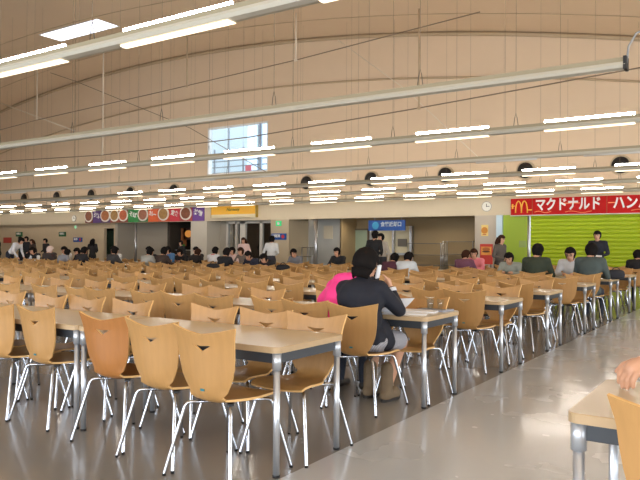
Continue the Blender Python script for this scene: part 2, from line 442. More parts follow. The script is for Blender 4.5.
# menu banner: coloured panels with dishes
p0, p1 = at(86, 215, YB), at(205, 214, YB)
X0, X1 = p0[0], p1[0]
g = thing('menu_banner', 'long banner of coloured menu panels with round dishes', 'sign', (X0, YB - .06, ZH + .02))
Lb = X1 - X0; hb = .82
seq = [(8.5, (120, 62, 40), 'dish', ''), (8.5, (84, 50, 120), 'text', 'うどん'), (10, (92, 60, 100), 'dish', ''), (9, (150, 72, 44), 'wide', ''), (9, (140, 62, 40), 'dish', ''), (10, (30, 140, 62), 'text', 'そば'),
       (9.5, (60, 110, 60), 'dish', ''), (9, (228, 100, 44), 'text', 'カレー'), (11, (206, 84, 44), 'dish', ''), (9, (200, 40, 60), 'text', '定食'), (11, (170, 60, 60), 'dish', ''), (10, (110, 66, 150), 'text', '丼物')]
tot = sum(s[0] for s in seq); x = 0.0
CER = mat('white bowl', (232, 226, 214), .4)
for i, (wd, rgb, kind, tx) in enumerate(seq):
    wd = wd / tot * Lb
    b = MB(); b.box(x + .01, x + wd - .01, 0, .05, 0, hb)
    pn = b.build('panel', mat('menu panel %d' % i, rgb, .5), g)
    if kind == 'text':
        o = text_on_wall(tx, .3, WHITE, X0 + x + wd / 2, YB - .075, ZH + .02 + hb / 2, g, bold=.01, width=wd * .72, tilt=-14)
        o.parent = pn; o.name = 'lettering'
    else:
        rz = .36; rx = min(wd * .52, .42)
        b = MB(); b.disc_y(x + wd / 2, -.03, 0, hb / 2, rz, 24, rx=rx); b.build('dish', CER, pn)
        b = MB(); b.disc_y(x + wd / 2, -.045, -.03, hb / 2, rz * .78, 20, rx=rx * .78)
        b.build('food', mat('food %d' % i, [(130, 70, 36), (150, 90, 60), (170, 100, 50), (160, 120, 60), (190, 90, 40)][i % 5], .5, noise=.5, nscale=9), pn)
    x += wd

# yellow sign
p0, p1 = at(214, 214, YB), at(258, 213, YB)
g = thing('yellow_sign', 'yellow sign with dark cursive lettering above glass doors', 'sign', (p0[0], YB - .2, 2.62))
wd = p1[0] - p0[0]
b = MB(); b.box(0, wd, 0, .16, .16, .62); b.build('board', YELLOW, g)
b = MB(); b.box(0, wd, 0, .16, 0, .16); b.build('lower_strip', mat('cream strip', (228, 214, 176), .5), g)
b = MB(); b.box(-.03, 0, -.01, .18, 0, .66); b.box(wd, wd + .03, -.01, .18, 0, .66); b.box(-.03, wd + .03, -.01, .18, .62, .66); b.build('frame', mat('sign frame', (180, 150, 60), .4), g)
text_on_wall('Harmony', .24, mat('dark green ink', (86, 96, 30), .5), p0[0] + wd / 2, YB - .21, 3.02, g, shear=.35, width=.85)

# tray return sign and the other small signs
def sign(name, label, px0, px1, py0, py1, Y, m_, txt=None, tm=WHITE, disc=None, tw=.6, tx=.5):
    a, c = at(px0, py0, Y), at(px1, py1, Y)
    z0, z1 = c[2], a[2]
    g = thing(name, label, 'sign', (a[0], Y - .05, z0))
    b = MB(); b.box(0, c[0] - a[0], 0, .05, 0, z1 - z0); b.build('board', m_, g)
    wd, ht = c[0] - a[0], z1 - z0
    if disc:
        b = MB(); b.disc_y(disc[0] * wd, -.012, 0, ht * .5, ht * disc[1], 20); b.build('disc', disc[2], g)
    if txt: text_on_wall(txt, ht * .5, tm, a[0] + wd * tx, Y - .065, z0 + ht * .58, g, bold=.006, width=wd * tw)
    return g
hs_ = sign('hanging_sign', 'blue tray return sign with cyan disc and pale lettering', 369, 405.5, 220.5, 230.5, YB + .4, BLUE, '食器返却口', mat('pale lettering', (196, 206, 214), .5), (.2, .36, CYAN), .56, .63)
b = MB()
for xx in (.3, 1.6): b.tube([(xx, .03, .3), (xx, .03, 2.75 - hs_.location.z)], .012, 6)
b.build('hanger', STEEL, hs_)
sign('notice_sign', 'small blue sign with red disc on beige pillar', 272, 286.5, 233.5, 239.8, YB - .03, BLUE, '食券販売', WHITE, (.8, .3, mat('red disc', (210, 60, 70), .5)), .55, .34)
sign('notice_sign', 'small blue sign on service wall beside doorway', 74, 82.5, 237.5, 242, YB + .42, BLUE, '食券', WHITE, (.8, .3, MATS['red disc']), .45, .3)
EXITG = mat('lit green exit sign', (60, 190, 120), .5, emit=.5)
EXITD = mat('green exit sign', (40, 100, 60), .5)
sign('exit_sign', 'bright green exit sign on beige pillar', 276.5, 281.5, 221, 226, YB - .03, EXITG, None, disc=(.5, .28, WHITE))
sign('exit_sign', 'dark green exit sign above standing diners at service wall', 16.5, 22.5, 232, 236.5, YB + .42, EXITD, '非常口', WHITE, tw=.7)
sign('exit_sign', 'dark green exit sign beside the round lamp', 59.5, 66, 232, 236.5, YB + .42, EXITD, '非常口', WHITE, tw=.7)
sign('red_notice', 'small red notice on the service wall', 4, 11.5, 237.5, 243, YB + .42, mat('red notice', (190, 70, 60), .5))
p = at(76, 227, YB + .42)
g = thing('emergency_lamp', 'small round glowing green lamp under the header', 'lamp', (p[0], YB + .38, p[2]))
b = MB(); b.disc_y(0, 0, .06, 0, .11, 20); b.build('rim', WHITE, g)
b = MB(); b.disc_y(0, -.01, 0, 0, .085, 20); b.build('lens', mat('green lens', (150, 225, 170), .4, emit=.6), g)
p = at(485, 230.5, YB)
g = sign('notice_sign', 'yellow no smoking notice on pale pillar', 481.8, 488.2, 225, 236, YB - .03, mat('notice yellow', (244, 216, 130), .5), None, disc=(.5, .3, mat('notice orange', (216, 140, 40), .5)))
b = MB(); b.box(.05, .2, -.01, 0, .04, .07); b.build('bar', mat('notice red', (180, 60, 40), .5), g)
# burger poster on a stand
a, c = at(480, 244, YB - .5), at(492.5, 262, YB - .5)
g = thing('poster_stand', 'red hamburger poster on a stand before pale pillar', 'poster', (a[0], YB - .5, 0))
wd = c[0] - a[0]
b = MB(); b.box(0, wd, 0, .03, .6, a[2]); b.build('panel', mat('poster red', (200, 50, 34), .5), g)
b = MB(); b.box(.04, wd - .04, -.006, 0, a[2] - .42, a[2] - .1); b.build('picture', mat('poster orange', (236, 150, 60), .5, noise=.3, nscale=6), g)
b = MB(); b.ell((wd / 2, -.01, a[2] - .2), (.15, .012, .08)); b.build('bun', mat('bun', (190, 110, 50), .5), g)
b = MB(); b.ell((wd / 2, -.012, a[2] - .29), (.16, .012, .03)); b.build('patty', mat('patty', (80, 40, 20), .5), g)
b = MB(); b.box(.05, .08, 0, .03, 0, .6); b.box(wd - .08, wd - .05, 0, .03, 0, .6); b.box(0, wd, -.15, .18, 0, .03); b.build('stand', BLACK, g)

# glazed doors under the yellow sign
gd = struct(link('door_glass', None, None, (bx(220), YB + .5, 0)), 'dark glazed entrance under the yellow sign'); gd['category'] = 'door'
def gx(px): return bx(px) - bx(220)
b = MB()
for px, wd in ((221, .1), (230, .1), (236.5, .34), (255, .16), (270, .1)): b.box(gx(px) - wd / 2, gx(px) + wd / 2, -.05, .1, 0, 2.5)
b.box(0, gx(271), -.05, .1, 2.35, 2.5); b.build('frame', mat('pale door frame', (205, 200, 190), .5), gd)
for a, c in ((221, 230), (238, 254.5), (255.5, 270)):
    b = MB(); b.box(gx(a), gx(c), .02, .03, .05, 2.35); b.build('pane', GLASS, gd)
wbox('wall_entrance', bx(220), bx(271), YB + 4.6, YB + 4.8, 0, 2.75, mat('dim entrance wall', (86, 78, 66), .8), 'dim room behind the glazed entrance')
for i, (px, py) in enumerate(((244, 224), (251, 227.5), (265, 223.5), (268, 226))):  # glowing tubes added to stand for lights reflected in the door glass
    p = at(px, py, YB + 3)
    b = MB(); b.tube([(p[0] - .35, YB + 3, 2.68), (p[0] + .35, YB + 3, 2.68)], .03, 8)
    tag(b.build('reflected_light', TUBE_DN), ['glowing tube for a light reflected in the glazed door, leftmost', 'second glowing tube for a light reflected in the glazed door', 'third glowing tube for a light reflected in the glazed door', 'glowing tube for a light reflected in the glazed door, rightmost'][i], 'lamp')
# furniture in the entrance room: glass display
g = thing('display_cabinet', 'pale framed display cabinet behind the glass doors', 'cabinet', (bx(259), YB + 1.6, 0))
b = MB()
for xx in (0, .9):
    for yy in (0, .4): b.box(xx, xx + .05, yy, yy + .05, 0, 1.7)
b.box(0, .95, 0, .45, 1.7, 1.75); b.build('frame', mat('pale green frame', (180, 190, 170), .5), g)
for z in (.5, .9, 1.3):
    b = MB(); b.box(.02, .93, .02, .43, z, z + .03); b.build('shelf', MATS['pale green frame'], g)
# tray return recess: door, hatch, racks
dr = struct(link('door_recess', None, None, (float(at(341, 240, YB + 2.9)[0]), YB + 2.9, 0)), 'half open pale green door in the recess'); dr['category'] = 'door'
b = MB(); b.box(0, .08, -.05, .1, 0, 2.1); b.box(1.5, 1.58, -.05, .1, 0, 2.1); b.box(0, 1.58, -.05, .1, 2.02, 2.1); b.build('frame', mat('brown frame', (110, 96, 78), .6), dr)
b = MB(); b.box(.7, 1.5, -.02, .04, 0, 2.02); b.build('leaf', mat('pale green door', (150, 165, 142), .5), dr)
b = MB(); b.box(.08, .5, .0, .04, 0, 2.02); b.build('side_panel', mat('grey door', (128, 120, 104), .5), dr)
b = MB(); b.box(.5, .7, .03, .05, 0, 2.02); b.build('gap_shade', BLACK, dr)  # black strip standing in for the shade of the door opening
ht = struct(link('window_hatch', None, None, (float(at(370, 240, YB + 2.8)[0]), YB + 2.8, 0)), 'tray return hatch with pale backing'); ht['category'] = 'hatch'
b = MB(); b.box(0, .12, -.06, .15, 0, 2.2); b.box(2.1, 2.22, -.06, .15, 0, 2.2); b.box(1.2, 1.3, -.06, .15, .9, 2.2); b.box(0, 2.22, -.25, .2, .85, .95); b.build('frame', STEEL, ht)
b = MB(); b.box(.12, 2.1, .12, .15, .95, 2.2); b.build('backing', mat('pale kitchen wall', (226, 214, 180), .6), ht)  # pale board filling the hatch opening
b = MB(); b.box(1.45, 1.9, .05, .12, 1.25, 1.6); b.build('notice', mat('grey notice', (120, 112, 100), .6), ht)
def rack(px0, px1, Y, hz, label):
    x0, x1 = float(at(px0, 240, Y)[0]), float(at(px1, 240, Y)[0])
    g = thing('steel_rack', label, 'rack', (x0, Y, 0)); wd = x1 - x0
    for xx in (0, wd):
        for yy in (0, .45):
            b = MB(); b.tube([(xx, yy, 0), (xx, yy, hz)], .025, 6); b.build('upright', STEEL, g)
    for z in (hz - .03, hz * .62, hz * .3):
        b = MB(); b.box(0, wd, 0, .45, z - .015, z + .015); b.build('shelf', mat('dull steel', (110, 105, 96), .5, metal=.4), g)
rack(408, 441, YB + 2.0, 1.42, 'low steel rack beside the tray return hatch')
rack(443, 473, YB + 2.0, 1.5, 'taller steel rack beside the pale pillar')
rack(322, 336, YB + 2.0, 1.45, 'steel rack in the recess beside the steel pole')
rack(302, 312, YB + .7, 1.2, 'small steel trolley rack before blue-grey wall')
b = MB(); b.box(0, .5, 0, .03, 0, .62)
tag(b.build('notice_board', mat('dull board', (190, 180, 158), .6), None, (bx(305), YB + 1.56, 1.6)), 'small beige board on blue-grey wall', 'board')
# kitchen counter and menu boards in the dark opening
g = thing('serving_counter', 'dark serving counter with lit menu board in kitchen opening', 'counter', (bx(156) + .15, YB + 1.4, 0))
b = MB(); b.box(0, 2.5, 0, .6, 0, .95); b.build('body', mat('counter dark', (66, 56, 46), .5), g)
b = MB(); b.box(-.05, 2.55, -.1, .65, .95, 1.0); b.build('worktop', STEEL, g)
pa = at(182, 232, YB + 1.6)
b = MB(); b.box(pa[0] - bx(156) - .05, pa[0] - bx(156) + .75, .2, .25, 1.55, 2.2); mbd = b.build('menu_board', mat('menu board dark', (60, 30, 24), .5), g)
b = MB(); b.ell((pa[0] - bx(156) + .35, .19, 1.88), (.28, .02, .2)); b.build('dish', mat('lit dish picture', (230, 150, 70), .5, emit=.35, noise=.4, nscale=8), mbd)
b = MB(); b.box(.1, .5, .2, .25, 1.2, 2.2); b.build('menu_strip', mat('menu strip', (150, 90, 50), .5, noise=.4, nscale=10), g)
b = MB(); b.box(.15, .4, .1, .2, 1.0, 1.3); b.build('box', mat('green box', (40, 150, 60), .5), g)
b = MB(); b.box(1.5, 2.3, .1, .5, 1.0, 1.45); b.build('display_case', mat('glassy teal', (96, 120, 120), .3), g)
for px, lab in ((350, 'small round downlight over the recess door'), (436, 'small round downlight over the steel racks'), (300, 'small added downlight before the blue-grey wall')):  # the last downlight is added only to brighten the recess
    Yd = YB + 1.3; X = float(at(px, 225, Yd)[0])
    g = thing('downlight', lab, 'lamp', (X, Yd, 2.75))
    b = MB(); b.tube([(0, 0, -.02), (0, 0, 0)], .09, 16); b.build('rim', WHITE, g)
    b = MB(); b.tube([(0, 0, -.028), (0, 0, -.02)], .07, 16); b.build('lens', mat('downlight lens', (255, 236, 200), .5, emit=4.0), g)
    l = bpy.data.lights.new('downlight_bulb', 'SPOT'); l.energy = 55; l.color = (1, .87, .66); l.spot_size = R(150); l.spot_blend = .6; l.shadow_soft_size = .07
    lo = bpy.data.objects.new('downlight_bulb', l); COL.objects.link(lo); lo.parent = g; lo.location = (0, 0, -.05)
# objects in the doorway
b = MB(); b.box(0, .45, 0, .4, 0, 2.1)
tag(b.build('locker', mat('dark green locker', (70, 92, 74), .5, noise=.3, nscale=6), None, (L0 - .75, YB + 1.0, 0)), 'dark green locker inside the doorway', 'locker')

# air nozzles on the wall
for i, (px, py) in enumerate(((621, 168.5), (526, 172.5), (446, 177.5), (372, 181.5), (307.5, 184.5), (175, 190.5), (131.5, 193), (92.5, 195.5), (58, 196.5), (25.5, 199))):
    p = at(px, py, YB)
    g = thing('air_nozzle', 'round black air nozzle on back wall, %s from the red shop sign' % ordinal(i + 1), 'vent', (p[0], YB, 4.14), group='air nozzles on the back wall')
    b = MB(); b.disc_y(0, -.06, .0, 0, .36, 28); b.disc_y(0, -.1, -.06, 0, .325, 28); b.build('rim', mat('pale rim', (190, 172, 144), .6), g)
    b = MB(); b.ell((0, -.1, 0), (.30, .12, .30), nu=20, nv=10); b.build('ball', mat('black nozzle', (26, 24, 22), .6), g)
    b = MB(); b.disc_y(0, -.225, -.2, 0, .1, 16); b.build('outlet', mat('nozzle throat', (60, 56, 50), .6), g)

# ------------------------------------------------------------------ lighting tracks
TR_Y = [4.11 + 3.2585 * i for i in range(7)]
ZB = 3.13
lampm = MB(); lampm.tube([(0, 0, .085), (1.28, 0, .085)], .019, 8); LAMP_UP = lampm.mesh('upper_tube', TUBE)
lampm = MB(); lampm.add([(x, .05 * math.cos(a), -.06 - .016 * math.sin(a)) for x in (0, 1.28) for a in np.linspace(0, math.pi, 7)], [(i, i + 1, i + 8, i + 7) for i in range(6)] + [(6, 0, 7, 13), tuple(reversed(range(7))), tuple(range(7, 14))]); LAMP_DN = lampm.mesh('lower_tube', TUBE_DN)
lampm = MB(); lampm.tube([(0, 0, -.055), (1.28, 0, -.055)], .03, 8); LAMP_OFF = lampm.mesh('tube', TUBE_OFF)
wm = MB(); wm.tube([(0, 0, 0), (0, 0, 1)], .0032, 5); WIREM = wm.mesh('wire', mat('thin wire', (134, 114, 92), .6))
clipm = MB(); clipm.tube([(-.035, 0, .06), (-.02, 0, .18), (0, 0, .26), (.02, 0, .18), (.035, 0, .06)], .005, 5); CLIPM = clipm.mesh('hanger', mat('hanger grey', (96, 88, 76), .6))
def lit(row, k):
    if row == 1: return False
    if row == 3: return k in (12,)
    if row == 4: return k <= 8 and True
    return True
for row in range(7):
    Y = TR_Y[row]
    xe = -1.19 if row == 1 else 0.6
    xl = max(XL + .5, -1.75 * Y - 3)
    g = thing('lighting_track', 'suspended grey lighting track, %s from the camera%s' % (ordinal(row + 1), {1: ', its lamps switched off', 3: ', mostly switched off'}.get(row, ', with lit fluorescent lamps')), 'light', (xe, Y, ZB), group='lighting tracks hung from the vault')
    L = xe - xl
    b = MB()
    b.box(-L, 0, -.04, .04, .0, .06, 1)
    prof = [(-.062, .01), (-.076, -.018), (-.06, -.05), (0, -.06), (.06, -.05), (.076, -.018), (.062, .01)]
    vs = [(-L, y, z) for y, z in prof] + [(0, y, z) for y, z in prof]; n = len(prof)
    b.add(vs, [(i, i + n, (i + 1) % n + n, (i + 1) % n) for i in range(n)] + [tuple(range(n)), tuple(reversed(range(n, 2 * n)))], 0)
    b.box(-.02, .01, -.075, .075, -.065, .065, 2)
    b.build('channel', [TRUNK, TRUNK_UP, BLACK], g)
    ph = {0: -.35, 2: -.70}.get(row, -.82)
    k = 0; x = ph
    while x - 1.28 > xl:
        xs_ = x - 2.19 * (1) + .0
        x0 = ph - 2.19 * (k + 1) + .13
        if row == 0: x0 = -2.72 - 2.14 * k
        elif row == 2: x0 = -2.88 - 2.18 * k
        else: x0 = -3.01 - 2.19 * k
        if x0 < xl: break
        p = project((x0 + .64, Y, ZB))
        if p[0] > -60 and p[0] < 760:
            if lit(row, k):
                lm = link('lamp', LAMP_UP, g, (x0 - xe, 0, 0)); link('lower_tube', LAMP_DN, lm, (0, 0, 0))
            elif row != 1:
                link('lamp', LAMP_OFF, g, (x0 - xe, 0, 0))
        wx = x0 - .45
        h = vault(wx) - ZB - .26
        wo = link('suspension_wire', WIREM, g, (wx - xe, 0, .26)); wo.scale = (1, 1, h)
        link('hanger', CLIPM, g, (wx - xe, 0, 0))
        k += 1; x = x0
# curved feed cable at the end of the second track
b = MB(); pts = [(-1.19, 7.37, 3.13), (-1.17, 7.37, 3.3), (-1.1, 7.37, 3.42), (-.98, 7.37, 3.46), (-.7, 7.37, 3.44), (-.2, 7.37, 3.5)]
b.tube(pts, .012, 6); tag(b.build('feed_cable', mat('grey cable', (150, 150, 148), .5)), 'grey cable curving from the end of the second track', 'cable')

# tie rods and struts of the roof structure
def rod(name, label, pts, r, m_, Y, cat='rod', group='tie rods under the vault'):
    P = [tuple(at(px, py, Y)) for px, py in pts]
    b = MB(); b.tube(P, r, 6); return tag(b.build(name, m_), label, cat, group)
rod('tie_rod', 'dark tie rod rising from the window to the upper vault', [(-8, 132), (37, 120), (160, 92), (296, 60), (480, 12)], .02, WIRE, 22.0)
rod('tie_rod', 'lower dark tie rod passing in front of the high window', [(-10, 162), (103, 155), (250, 137), (419, 108), (660, 64)], .022, WIRE, 22.4)
rod('tie_rod', 'dark tie rod sloping down from the lit skylight corner', [(0, 56), (75, 81), (190, 128), (268, 173)], .018, WIRE, 23.4)
rod('tie_rod', 'thin pale tie rod sloping down across the right wall', [(338, 40), (405, 89), (478, 157)], .018, ROD, 23.8)
rod('tie_rod', 'short pale tie rod at the left above the tracks', [(-10, 99), (75, 131)], .03, ROD, 22.8)
for i, (px, y0, y1, Y, m_) in enumerate(((37, 74, 119, 22.0, ROD), (296, 12, 60, 22.0, ROD), (103, 72, 154, 22.4, ROD), (187, 54, 86, 22.0, TRIM), (419, 33, 108, 22.4, TRIM))):
    p = at(px, (y0 + y1) / 2, Y)
    z1 = vault(p[0]); z0 = at(px, y1, Y)[2]
    b = MB(); b.tube([(p[0], Y, z0), (p[0], Y, z1)], .035, 6); b.ell((p[0], Y, z0), (.09, .06, .06), mi=0)
    tag(b.build('roof_strut', m_), ['pale hanging strut below the skylight', 'pale hanging strut over the high window', 'pale hanging strut left of the high window', 'brownish hanging strut below the first track', 'brown hanging strut at the centre of the wall'][i], 'strut', 'hanging roof struts')

# ------------------------------------------------------------------ tables
TL, TW, TH = 1.735, .70, .72
XA = -2.222
ROWS = [2.95, 4.87, 6.72, 8.43, 10.48, 12.45, 14.35, 16.25]
ROW_END = {6: -21.0, 7: -7.3}
def rounded(x0, x1, y0, y1, r, n=4):
    pts = []
    for cx, cy, a0 in ((x1 - r, y1 - r, 0), (x0 + r, y1 - r, 90), (x0 + r, y0 + r, 180), (x1 - r, y0 + r, 270)):
        for i in range(n + 1):
            a = R(a0 + 90 * i / n); pts.append((cx + r * math.cos(a), cy + r * math.sin(a)))
    return pts
def table_meshes():
    hx, hy = TL / 2 - .003, TW / 2
    t = MB(); t.prism(rounded(-hx + .003, hx - .003, -hy + .003, hy - .003, .042), TH - .028, TH)
    e = MB(); outer = rounded(-hx, hx, -hy, hy, .045, 5); inner = rounded(-hx + .003, hx - .003, -hy + .003, hy - .003, .042, 5); n = len(outer)
    vs = [(x, y, TH - .034) for x, y in outer] + [(x, y, TH - .003) for x, y in outer] + [(x, y, TH + .0004) for x, y in inner] + [(x, y, TH - .034) for x, y in inner]
    fs = []
    for i in range(n):
        j = (i + 1) % n
        fs += [(i, j, n + j, n + i), (n + i, n + j, 2 * n + j, 2 * n + i), (3 * n + i, 3 * n + j, j, i)]
    e.add(vs, fs)
    a = MB(); k = .05
    a.box(-hx + k, hx - k, -hy + .035, -hy + .06, TH - .095, TH - .03); a.box(-hx + k, hx - k, hy - .06, hy - .035, TH - .095, TH - .03)
    a.box(-hx + .035, -hx + .06, -hy + k, hy - k, TH - .095, TH - .03); a.box(hx - .06, hx - .035, -hy + k, hy - k, TH - .095, TH - .03)
    l = MB()
    l.tube([(0, 0, .012), (0, 0, TH - .10)], .019, 10, mi=0); l.tube([(0, 0, TH - .13), (0, 0, TH - .03)], .026, 10, mi=1); l.tube([(0, 0, 0), (0, 0, .014)], .021, 10, mi=2)
    return t.mesh('tabletop', LAMINATE), e.mesh('edge_band', EDGE), a.mesh('apron', APRON), l.mesh('leg', [TLEG, SATIN, BLACK])
TM = table_meshes()
def joined_table():
    t = MB(); hx, hy = TL / 2 - .003, TW / 2
    t.prism(rounded(-hx, hx, -hy, hy, .045, 2), TH - .034, TH, 0, 1)
    t.box(-hx + .05, hx - .05, -hy + .035, -hy + .06, TH - .095, TH - .034, 2); t.box(-hx + .05, hx - .05, hy - .06, hy - .035, TH - .095, TH - .034, 2)
    t.box(hx - .06, hx - .035, -hy + .05, hy - .05, TH - .095, TH - .034, 2)
    for sx in (-1, 1):
        for sy in (-1, 1): t.tube([(sx * (hx - .035), sy * (hy - .035), 0), (sx * (hx - .035), sy * (hy - .035), TH - .034)], .02, 6, mi=3)
    return t.mesh('dining_table', [LAMINATE, EDGE, APRON, TLEG])
TJ = joined_table()
def put_table(cx, cy, label, near, group):
    if not near:
        o = link('dining_table', TJ, None, (cx, cy, 0)); return tag(o, label, 'table', group)
    g = thing('dining_table', label, 'table', (cx, cy, 0), 0, group)
    link('tabletop', TM[0], g); link('edge_band', TM[1], g); link('apron', TM[2], g)
    for sx in (-1, 1):
        for sy in (-1, 1): link('leg', TM[3], g, (sx * (TL / 2 - .038), sy * (TW / 2 - .038), 0))
    return g
NT = {}
for r_, y0 in enumerate(ROWS):
    i = 0
    while True:
        x1 = XA - TL * i; cx = x1 - TL / 2
        p = project((x1, y0 + .35, TH))
        if p[0] < -25 or x1 - TL < XL + 1 or x1 - TL < ROW_END.get(r_, -99): break
        q = project((cx, y0, TH))
        put_table(cx, y0 + TW / 2, 'long beige table in the %s row, %s from the aisle' % (ordinal(r_ + 1), ordinal(i + 1)), q[2] < 15, 'rows of dining tables')
        i += 1
    NT[r_] = i
# table across the aisle at the right edge
put_table(-.575 + TL / 2, 2.375 + TW / 2, 'beige table corner across the aisle with a hand resting on it', True, 'rows of dining tables')

# ------------------------------------------------------------------ chairs
def shell_mesh(fine=True, wood=WOOD):
    prof = [(-.236, .798, .222), (-.230, .772, .216), (-.224, .748, .212), (-.219, .705, .208), (-.214, .67, .204), (-.209, .62, .196), (-.205, .57, .184), (-.201, .525, .163), (-.195, .482, .136), (-.180, .447, .118),
            (-.150, .427, .115), (-.10, .422, .130), (-.04, .424, .170), (.03, .428, .200), (.10, .432, .207), (.16, .434, .205), (.205, .428, .198), (.228, .414, .188)]
    if fine: cols = [-1, -.86, -.65, -.45, -.30, -.15, 0, .15, .30, .45, .65, .86, 1]
    else: cols = [-1, -.5, 0, .5, 1]; prof = [prof[i] for i in (0, 3, 6, 9, 11, 14, 17)]
    nr, nc = len(prof), len(cols)
    def pt(i, u):
        y, z, hw = prof[i]
        if i == 0: z += .002 + .042 * abs(u) ** 1.3; y -= .008 * abs(u); hw += .012
        bk = 1 if z > .5 else 0
        dish = .03 * u * u if z > .46 else .012 * u * u
        x = u * hw
        if z > .46: y += dish
        else: z += dish
        if fine and abs(u) <= .3:
            if i == 2: z += -.006 - .006 * (1 - abs(u) / .3)
            if i == 3: z += .034 * (abs(u) / .3)
        return Vector((x, y, z))
    P = [[pt(i, u) for u in cols] for i in range(nr)]
    N = [[None] * nc for _ in range(nr)]
    for i in range(nr):
        for j in range(nc):
            du = P[i][min(j + 1, nc - 1)] - P[i][max(j - 1, 0)]
            dv = P[min(i + 1, nr - 1)][j] - P[max(i - 1, 0)][j]
            N[i][j] = du.cross(dv).normalized()
    th = .0065
    b = MB(); vs = []
    for sg in (1, -1):
        for i in range(nr):
            for j in range(nc): vs.append(P[i][j] + N[i][j] * th * sg)
    o = nr * nc
    hole = {(2, j) for j in range(4, 8)} if fine else set()
    A = []; Ed = []
    def idx(i, j): return i * nc + j
    faces = {(i, j) for i in range(nr - 1) for j in range(nc - 1)} - hole
    for i, j in faces:
        A.append((idx(i, j), idx(i + 1, j), idx(i + 1, j + 1), idx(i, j + 1)))
        A.append((o + idx(i, j + 1), o + idx(i + 1, j + 1), o + idx(i + 1, j), o + idx(i, j)))
        for di, dj, (a, c) in ((-1, 0, ((i, j), (i, j + 1))), (1, 0, ((i + 1, j + 1), (i + 1, j))), (0, -1, ((i + 1, j), (i, j))), (0, 1, ((i, j + 1), (i + 1, j + 1)))):
            if (i + di, j + dj) not in faces:
                Ed.append((idx(*a), idx(*c), o + idx(*c), o + idx(*a)))
    b.add(vs, A, 0, True); 
    b.add(vs, Ed, 1, False)
    me = b.mesh('seat_shell', [wood, PLYEDGE])
    bm = bmesh.new(); bm.from_mesh(me); bmesh.ops.recalc_face_normals(bm, faces=bm.faces); bm.to_mesh(me); bm.free()
    return me
def leg_path(sx, sy):
    k = (sx * .165, sy * .172, .402); f = (sx * .245, sy * .262, 0.0)
    K, F = Vector(k), Vector(f); C0 = Vector((sx * .03, sy * .03, .402))
    a = K + (C0 - K).normalized() * .035; c = K + (F - K).normalized() * .035
    mid = (a + c) / 2 * .35 + K * .65
    tip = F + (K - F).normalized() * .014
    return [C0, a, (a + mid) / 2 * .5 + ((a + K) / 2) * .5, mid, (c + mid) / 2 * .5 + ((c + K) / 2) * .5, c, tip, F]
SHELL, SHELL_D, SHELL_LO = shell_mesh(True), shell_mesh(True, WOOD_DARK), shell_mesh(False)
LEGS = {}
for sx in (-1, 1):
    for sy in (-1, 1):
        b = MB(); b.tube(leg_path(sx, sy), .0105, 8, tip=1); LEGS[(sx, sy)] = b.mesh('leg', [CHROME, BLACK])
b = MB(); b.prism([(.02, .045), (.045, .02), (.13, .105), (.105, .13)][:0] + [(.03, 0), (.135, .112), (.112, .135), (0, .03), (-.112, .135), (-.135, .112), (-.03, 0), (-.135, -.112), (-.112, -.135), (0, -.03), (.112, -.135), (.135, -.112)], .409, .419)
BRK = b.mesh('bracket', BLACK)
b = MB(); b.box(-.022, .006, -.2085, -.205, .488, .500); STK = b.mesh('sticker', mat('teal sticker', (40, 120, 130), .5))
def joined_chair(lo):
    b = MB(); src = SHELL_LO if lo else SHELL
    for p in src.polygons: b.f.append(tuple(p.vertices)); b.m.append(p.material_index); b.sm.append(p.use_smooth)
    b.v = [tuple(v.co) for v in src.vertices]
    for sx in (-1, 1):
        for sy in (-1, 1):
            P = leg_path(sx, sy)
            b.tube([P[0], P[3], P[-1]] if lo else [P[0], P[1], P[3], P[5], P[-1]], .011, 4 if lo else 5, mi=2)
    return b
CJ = joined_chair(False).mesh('plywood_chair', [WOOD, PLYEDGE, CHROME])
CLO = joined_chair(True)

chairs = []      # row, side, x, y, rot, kind
def add_chair(r_, side, x, y, rot, kind=0): chairs.append([r_, side, x, y, rot, kind])
people = []      # filled first: seats taken
def seat_xy(r_, side, x, pull=.12):
    y = ROWS[r_] - .02 - pull if side == 'near' else ROWS[r_] + TW + .02 + pull
    return x, y
EXPL = {(0, 'near'): [(-2.54, 2.915, 0), (-3.01, 2.98, 0), (-3.52, 3.04, 1), (-4.32, 3.10, 0), (-4.80, 3.08, 0), (-5.3, 3.05, 0)],
        (0, 'far'): [(-2.46, 3.467, 0), (-2.91, 3.50, 0), (-3.39, 3.50, 0), (-4.24, 3.48, 0), (-4.83, 3.50, 0), (-5.28, 3.46, 0), (-5.95, 3.5, 0), (-6.5, 3.5, 0)],
        (1, 'near'): [(-2.675, 4.70, 0), (-3.15, 4.74, 0), (-3.52, 4.80, 0), (-4.15, 4.74, 0), (-4.6, 4.76, 0), (-5.05, 4.78, 0), (-5.75, 4.77, 0), (-6.12, 4.8, 0), (-6.65, 4.75, 0), (-7.35, 4.75, 0), (-7.9, 4.78, 0), (-8.4, 4.76, 0)],
        (1, 'far'): [(-2.51, 5.25, 0), (-3.0, 5.3, 0), (-3.48, 5.32, 0), (-4.3, 5.3, 0), (-4.85, 5.27, 0), (-5.3, 5.3, 0), (-6.0, 5.3, 0), (-6.5, 5.3, 0), (-7.0, 5.3, 0), (-7.7, 5.3, 0), (-8.3, 5.3, 0), (-8.8, 5.3, 0), (-9.5, 5.3, 0)],
        (2, 'near'): [(-2.6, 6.81, 0)]}

